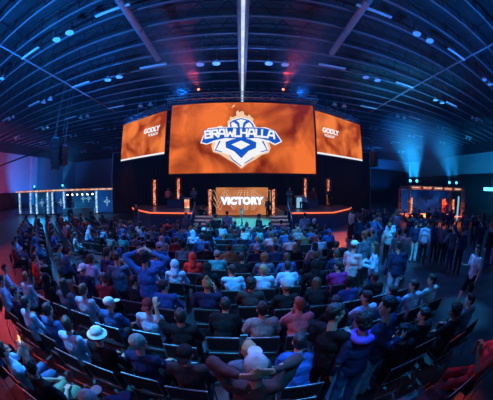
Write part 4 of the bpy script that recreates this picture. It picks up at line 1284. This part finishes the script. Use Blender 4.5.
cp(444, 224, label='person in slate shirt right under the booth figure in red', top='slate')
cp(451, 224, label='dark head against the right of the orange booth floor', top='black', hat='cap', hatc='navy')
cp(426, 224, label='person in pale blue hoodie before the orange booth floor', top='light blue', hood=False)
STL = ['first', 'second', 'third', 'fourth', 'fifth', 'sixth']
tries = 0; fills = []
while len(fills) < 50 and tries < 6000:
    tries += 1
    x = rng.uniform(5.4, 16.5); y = rng.uniform(3.2, 13.5)
    if y > 16.5 - .25 * x: continue
    if x < 5.4 + .0 * y or (y < 5.6 and x < 7.4): continue
    if x > 9 + y * .9: continue
    if x < 6.2 and y > 9.5: continue
    if (Vector((x, y, 0)) - Vector((7.09, 3.54, 0))).length < 1.3 or (y < 4.2 and x < 8): continue
    if any((x - a) ** 2 + (y - b) ** 2 < .58 ** 2 for a, b in crowd + fills): continue
    if any(o_.type == 'MESH' and o_.name.startswith('person') and (o_.location.x - x) ** 2 + (o_.location.y - y) ** 2 < .55 ** 2 for o_ in PEOPLE): continue
    fills.append((x, y))
fills.sort(key=lambda p: math.hypot(*p))
band = {}
for n_, p in enumerate(fills): band.setdefault(n_ * 5 // len(fills), []).append(p)
BN = ['nearest line', 'second line', 'third line', 'fourth line', 'farthest line']
for b_, pl in band.items():
    pl.sort(key=lambda p: p[0] / p[1])
    for n_, (x, y) in enumerate(pl):
        k = random_look(); k['low'] = rng.choice(['black', 'navy', 'denim', 'charcoal', 'light denim'])
        pose = rng.choice(['stand', 'stand', 'stand_left', 'stand_right', 'stand_cross', 'stand_phone', 'stand_talk', 'stand_akimbo'])
        person((x, y, 0), math.atan2(15.5 - y, 18.5 - x) - PI / 2 + R(rng.uniform(-30, 30)), pose,
               'standing person in %s, %s from left in %s of right crowd' % (look_words(k), nth(n_ + 1), BN[b_]), group='standing audience', **k)
q = at_line(444.5, 205, A2 + Vector((0, 1.3, 0)), B2 + Vector((0, 1.3, 0)))
person((q.x, q.y, .5), R(140), 'stand_cross', 'person in red standing on the orange lit floor of the right booth', top='red', low='maroon', group='people on stage')
# people in the left booth
for px, t_, lab in ((45, 'navy', 'leftmost'), (56, 'black', 'middle'), (73, 'slate', 'rightmost')):
    q = at_line(px, 200, A + nb * .9, Bq + nb * .9)
    person((q.x, q.y, .12), R(rng.uniform(100, 200)), 'stand_phone', 'person in %s inside the left booth, %s of three' % (t_, lab), top=t_, group='people on stage')

# hand-held and loose things
def phone(loc, rot, label):
    e = empty('phone', label, 'phone', loc); e.rotation_euler = rot
    bm = bmesh.new(); B(bm, (0, 0, 0), (.075, .009, .155), bev=.004); obj('case', bm, M['black'], e)
    bm = bmesh.new(); B(bm, (0, -.006, 0), (.066, .003, .14)); obj('display', bm, M['phone'], e)
    return e
for o_ in PEOPLE:
    lb = o_['label']
    if 'orange glow' in lb or 'raised holding a phone' in lb:
        pose = 'sit_phone' if 'glow' in lb else 'sit_recline'
        J = joints(pose); w_ = J['wr', 1]; d_ = J['hd', 1][0]
        p_ = Matrix.Rotation(o_.rotation_euler.z, 3, 'Z') @ (w_ + d_.normalized() * .11 + Vector((-.035, 0, .03))) + o_.location
        phone(p_, (R(-15), 0, o_.rotation_euler.z), 'glowing phone held by the %s' % ('person looking down in the front rows' if 'glow' in lb else 'slouching person at lower left'))
g = at_h(464, 232, 1.5)
bm = bmesh.new(); T(bm, (0, 0, 0), (.08, 0, .95), .035, n=12)
for v in bm.verts: pass
e = tag(obj('light_stick', bm, M['emblem'], None, True), 'pale blue inflatable stick held up over the right crowd', 'light stick'); e.location = g
h_ = person((g.x - .27, g.y - .10, 0), R(-30), 'stand_raise', 'person in navy sweater holding up the pale stick in the right crowd', top='navy', group='standing audience')
Jr = joints('stand_raise'); wv = Matrix.Rotation(R(-30), 3, 'Z') @ (Jr['wr', -1] + Vector((0, .02, .06)))
e.location = h_.location + wv + Vector((0, .0, -.12))
# violet neck pillow worn as a collar in the embrace
for o_ in PEOPLE:
    if 'violet collar' in o_['label']:
        bm = bmesh.new(); J = joints('stand_over'); n0 = J['neck'] + Vector((0, -.01, .015))
        for a in range(18):
            t0, t1 = 2 * PI * a / 18, 2 * PI * (a + 1) / 18
            cone_cap(bm, n0 + V(.115 * math.cos(t0), .105 * math.sin(t0), 0), n0 + V(.115 * math.cos(t1), .105 * math.sin(t1), 0), .05, .05)
        m_ = fuse(bm, .012, 2); c = inst('collar', m_, cloth('violet'), o_)
        c['label'] = 'violet padded ring collar'
print('people', len(PEOPLE), 'fill', nfill, 'objects', len(col.objects), len(bpy.data.meshes))
bpy.data.scenes.remove(TS)

# ----------------------------------------------------------------- lights
def spot(name, loc, target, color, power, angle=60, blend=.6, size=.25):
    l = bpy.data.lights.new(name, 'SPOT'); l.color = color; l.energy = power
    l.spot_size = R(angle); l.spot_blend = blend; l.shadow_soft_size = size
    o = bpy.data.objects.new(name, l); col.objects.link(o); o.location = loc
    o.rotation_euler = (Vector(target) - Vector(loc)).to_track_quat('-Z', 'Y').to_euler()
    return o
BLUE = (.004, .20, 1.); CYAN = (.01, .40, 1.); SKY = (.03, .42, 1.); REDC = (1., .05, .03); PINK = (.75, .10, .45)
zt2 = sz1 + 1.6
# blue washes from the stage trusses over the audience and up to the roof
for x, pw in ((-12.5, 5200), (-5.5, 5200), (5.2, 5200), (12.5, 4400)):
    spot('truss_wash', (x, 19.2, zt2 - .6), (x * .5, 6, 0), BLUE, pw, 70)
for x, pw in ((-13, 2000), (-2, 900), (2, 900), (13, 1200)):
    spot('roof_wash', (x, 18.5, 9.8), (x * 1.3, 6, 14), BLUE, pw, 120, size=.4)
spot('roof_wash', (-13, 4, 3.5), (-15, 9, 14), (.01, .22, 1.), 13000, 130, size=.5)  # uplight added over the left floor to brighten the near roof, off the trusses
spot('roof_wash', (14, 4, 3.5), (15, 9, 14), BLUE, 6500, 130, size=.5)  # its weaker twin, added on the right
# washes above and behind the camera
for x, pw in ((-6, 330), (1, 450), (8, 300)):
    spot('rear_wash', (x, -4.5, 11.5), (x * .6, 8, 1), SKY, pw, 80, size=.4)
# added bare spots under the roof that brighten chosen patches of the audience
def patch(px, py, power_, color=SKY, ang=16, src=(0, 9, 12.2), h=1.2):
    g = at_h(px, py, h); spot('patch_fill', src, g, color, power_ * 12.0, ang, .8, .12)
patch(267, 272, 900, src=(1, 1, 12.2)); patch(190, 316, 700, src=(-3, 0, 12.2), ang=10); patch(65, 322, 800, src=(-6, 3, 12), ang=15)
patch(172, 262, 700, src=(-3, 2, 12)); patch(362, 258, 1000, src=(1, 0, 12.2), ang=14); patch(225, 232, 1300, src=(-1, 3, 12.3), ang=20)
patch(290, 232, 1100, src=(3, 3, 12.3), ang=18); patch(395, 232, 1100, src=(5, 2, 12.2), ang=18); patch(412, 284, 600, src=(6, 6, 12.2), ang=14)
patch(40, 300, 700, src=(-9, 5, 12)); patch(60, 238, 1300, src=(-10, 6, 12), ang=16); patch(300, 350, 380, src=(2, -2, 12), ang=9)
patch(255, 360, 420, (.25, .35, 1.), src=(0, 6, 12.3), ang=12); patch(380, 335, 450, BLUE, src=(4, 5, 12.2), ang=14); patch(478, 262, 500, src=(9, 5, 12), ang=10)
patch(105, 268, 250, BLUE, src=(-4, 1, 12), ang=12); patch(145, 285, 300, BLUE, src=(-2, 0, 12), ang=9)
patch(98, 230, 900, src=(-9, 4, 12.2), ang=22)
# red from both sides
spot('rear_red', (-13, -3., 9), (-5.0, 1.6, 0), REDC, 2200, 44)
spot('side_red', (-19, 7, 9), (-7.5, 7, 0), (1., .09, .12), 3600, 50)
spot('side_red', (-9, 13, 11), (-2.5, 5.2, 1), (1., .10, .10), 800, 30)
spot('side_red', (12, 2, 10), (2, 6, 1), (1., .12, .18), 250, 40)
spot('side_red', (10, 3, 9), (3.0, .75, .9), (1., .10, .05), 1900, 10)  # narrow spot added from the right to brighten the red jersey
# red beams from the truss
spot('red_beam', (-4.15, 19.8, zt + .5), (-4.5, 11., 13.8), REDC, 3200, 27, .9, .06)
spot('red_beam', (3.85, 19.8, zt + .5), (4.2, 11., 13.8), REDC, 3200, 27, .9, .06)
# portal and stage
spot('teal_wash', (0, 16.5, 9.5), (0, 16.5, 0), (.03, .85, .85), 4500, 42)
spot('stage_wash', (-7, 17.0, 9.5), (-6.5, 19.5, 1), (1., .22, .12), 420, 60)
spot('stage_wash', (7, 17.0, 9.5), (6.5, 19.5, 1), (1., .22, .12), 420, 60)
spot('stage_front', (-6, 12.0, 9.5), (-6.5, 16, .6), BLUE, 500, 50)
spot('stage_front', (6, 12.0, 9.5), (6.5, 16, .6), BLUE, 500, 50)
spot('stage_orange', (9.5, 18.5, 5.5), (6.0, 12.0, 0), (1., .14, .03), 2600, 30)
spot('stage_orange', (-10, 18.5, 5.5), (-7.5, 12.5, 0), (1., .16, .08), 3500, 40)
# booths
for px in (35, 63):
    x = bx_(px); p = A + u * x
    spot('booth_beam', (p.x, p.y - .1, top + .9), (p.x + 1, p.y + 3, 14), CYAN, 2500, 40, .9, .1)
    spot('booth_front', (p.x + 1, p.y - .6, top + .6), (p.x + 5, p.y - 6, 0), CYAN, 2400, 80, .9, .1)
for px in (410, 416.5, 449, 456):
    p = at_line(px, 188, A2, B2)
    spot('booth_beam', (p.x, p.y - .1, 4.1), (p.x - .6, p.y + 1, 13), CYAN, 5200 if px < 430 else 2600, 64, .9, .1)
spot('booth_wash', (15, 9, 9.5), (12, 10.5, 0), BLUE, 1200, 80)
p = (A2 + B2) / 2
for s_ in (-1.9, 1.9):
    q = p + u2 * s_; spot('booth_orange', (q.x + .4, q.y + .6, 3.0), (q.x + .2, q.y + .4, 0), (1., .16, .04), 1800, 120, .5)
for s_ in (-1, 1): spot('stair_fill', (s_ * 4.2, 11.5, 8.5), (s_ * 2.35, 14.2, .8), (1., .6, .5), 1300, 12)  # spots added to brighten the stair nosings, no fixture stands there
spot('booth_orange', (p.x + .8, p.y + 1.2, 3.1), (p.x + 1.0, p.y + 1.8, 0), (1., .16, .04), 3600, 130, .5)
for px_ in (70, 107, 40):
    x = bx_(px_); q = A + u * x - nb * 1.6
    spot('booth_fill', (q.x, q.y, 2.9), (q.x, q.y, 0), CYAN, 220, 100)
spot('wall_wash', (-36, 10, 1.), (-46, 16, 7), PINK, 11000, 95)
spot('wall_wash', (-37, 26, 1.), (-46, 33, 8), BLUE, 9000, 90)
spot('wall_wash', (34, 14, 1.5), (46, 20, 8.5), CYAN, 10000, 110)
spot('wall_wash', (30, 40, 3.5), (32, 50, 11), BLUE, 6000, 90)
spot('wall_wash', (-18, 40, 3.5), (-20, 50, 11), BLUE, 1500, 110)

def haze(label, c, r, dens, colr=(.7, .85, 1.), rot=(0, 0, 0)):
    bm = bmesh.new(); bmesh.ops.create_icosphere(bm, subdivisions=4, radius=1)
    m = bpy.data.materials.new('haze'); m.use_nodes = True; t = m.node_tree; t.nodes.remove(t.nodes['Principled BSDF'])
    v = t.nodes.new('ShaderNodeVolumeScatter'); v.inputs['Color'].default_value = colr + (1,); v.inputs['Anisotropy'].default_value = .1
    tc = t.nodes.new('ShaderNodeTexCoord'); ln = t.nodes.new('ShaderNodeVectorMath'); ln.operation = 'LENGTH'
    mr = t.nodes.new('ShaderNodeMapRange'); mr.interpolation_type = 'SMOOTHSTEP'
    mr.inputs['From Min'].default_value = 0.; mr.inputs['From Max'].default_value = 1.; mr.inputs['To Min'].default_value = dens; mr.inputs['To Max'].default_value = 0.
    t.links.new(tc.outputs['Object'], ln.inputs[0]); t.links.new(ln.outputs['Value'], mr.inputs['Value'])
    t.links.new(mr.outputs['Result'], v.inputs['Density']); t.links.new(v.outputs[0], t.nodes['Material Output'].inputs['Volume'])
    o = obj('haze', bm, m, None, True); o.location = c; o.scale = r; o.rotation_euler = rot
    tag(o, label, 'haze', None); o['kind'] = 'stuff'
    return o
haze('blue lit haze drifting over the right booth', (17.3, 15.9, 7.0), (7.5, 4.2, 4.0), .14)
haze('faint blue haze over the left booth', (-22.5, 22.5, 6.5), (9, 4, 4.5), .04)
haze('red lit haze rising from the truss lamp left of centre', (-4.9, 14.8, 12.5), (3., 7, 2.0), .13)
haze('red lit haze rising from the truss lamp right of centre', (4.6, 14.8, 12.5), (3., 7, 2.0), .13)
w = bpy.data.worlds.new('hall_air'); sc.world = w; w.use_nodes = True
nt = w.node_tree
nt.nodes['Background'].inputs['Color'].default_value = (.001, .006, .03, 1); nt.nodes['Background'].inputs['Strength'].default_value = .6
vs_ = nt.nodes.new('ShaderNodeVolumeScatter'); vs_.inputs['Density'].default_value = .0007; vs_.inputs['Anisotropy'].default_value = .2
vs_.inputs['Color'].default_value = (.6, .8, 1, 1)
nt.links.new(vs_.outputs[0], nt.nodes['World Output'].inputs['Volume'])
sc.cycles.use_denoising = True
sc.cycles.max_bounces = 5; sc.cycles.diffuse_bounces = 2; sc.cycles.glossy_bounces = 2; sc.cycles.volume_bounces = 0
sc.cycles.sample_clamp_indirect = 4
vsx = sc.view_settings
sc.display_settings.display_device = 'sRGB'
vsx.view_transform = 'Standard'; vsx.look = 'None'; vsx.exposure = 0.; vsx.gamma = 1.; vsx.use_curve_mapping = False
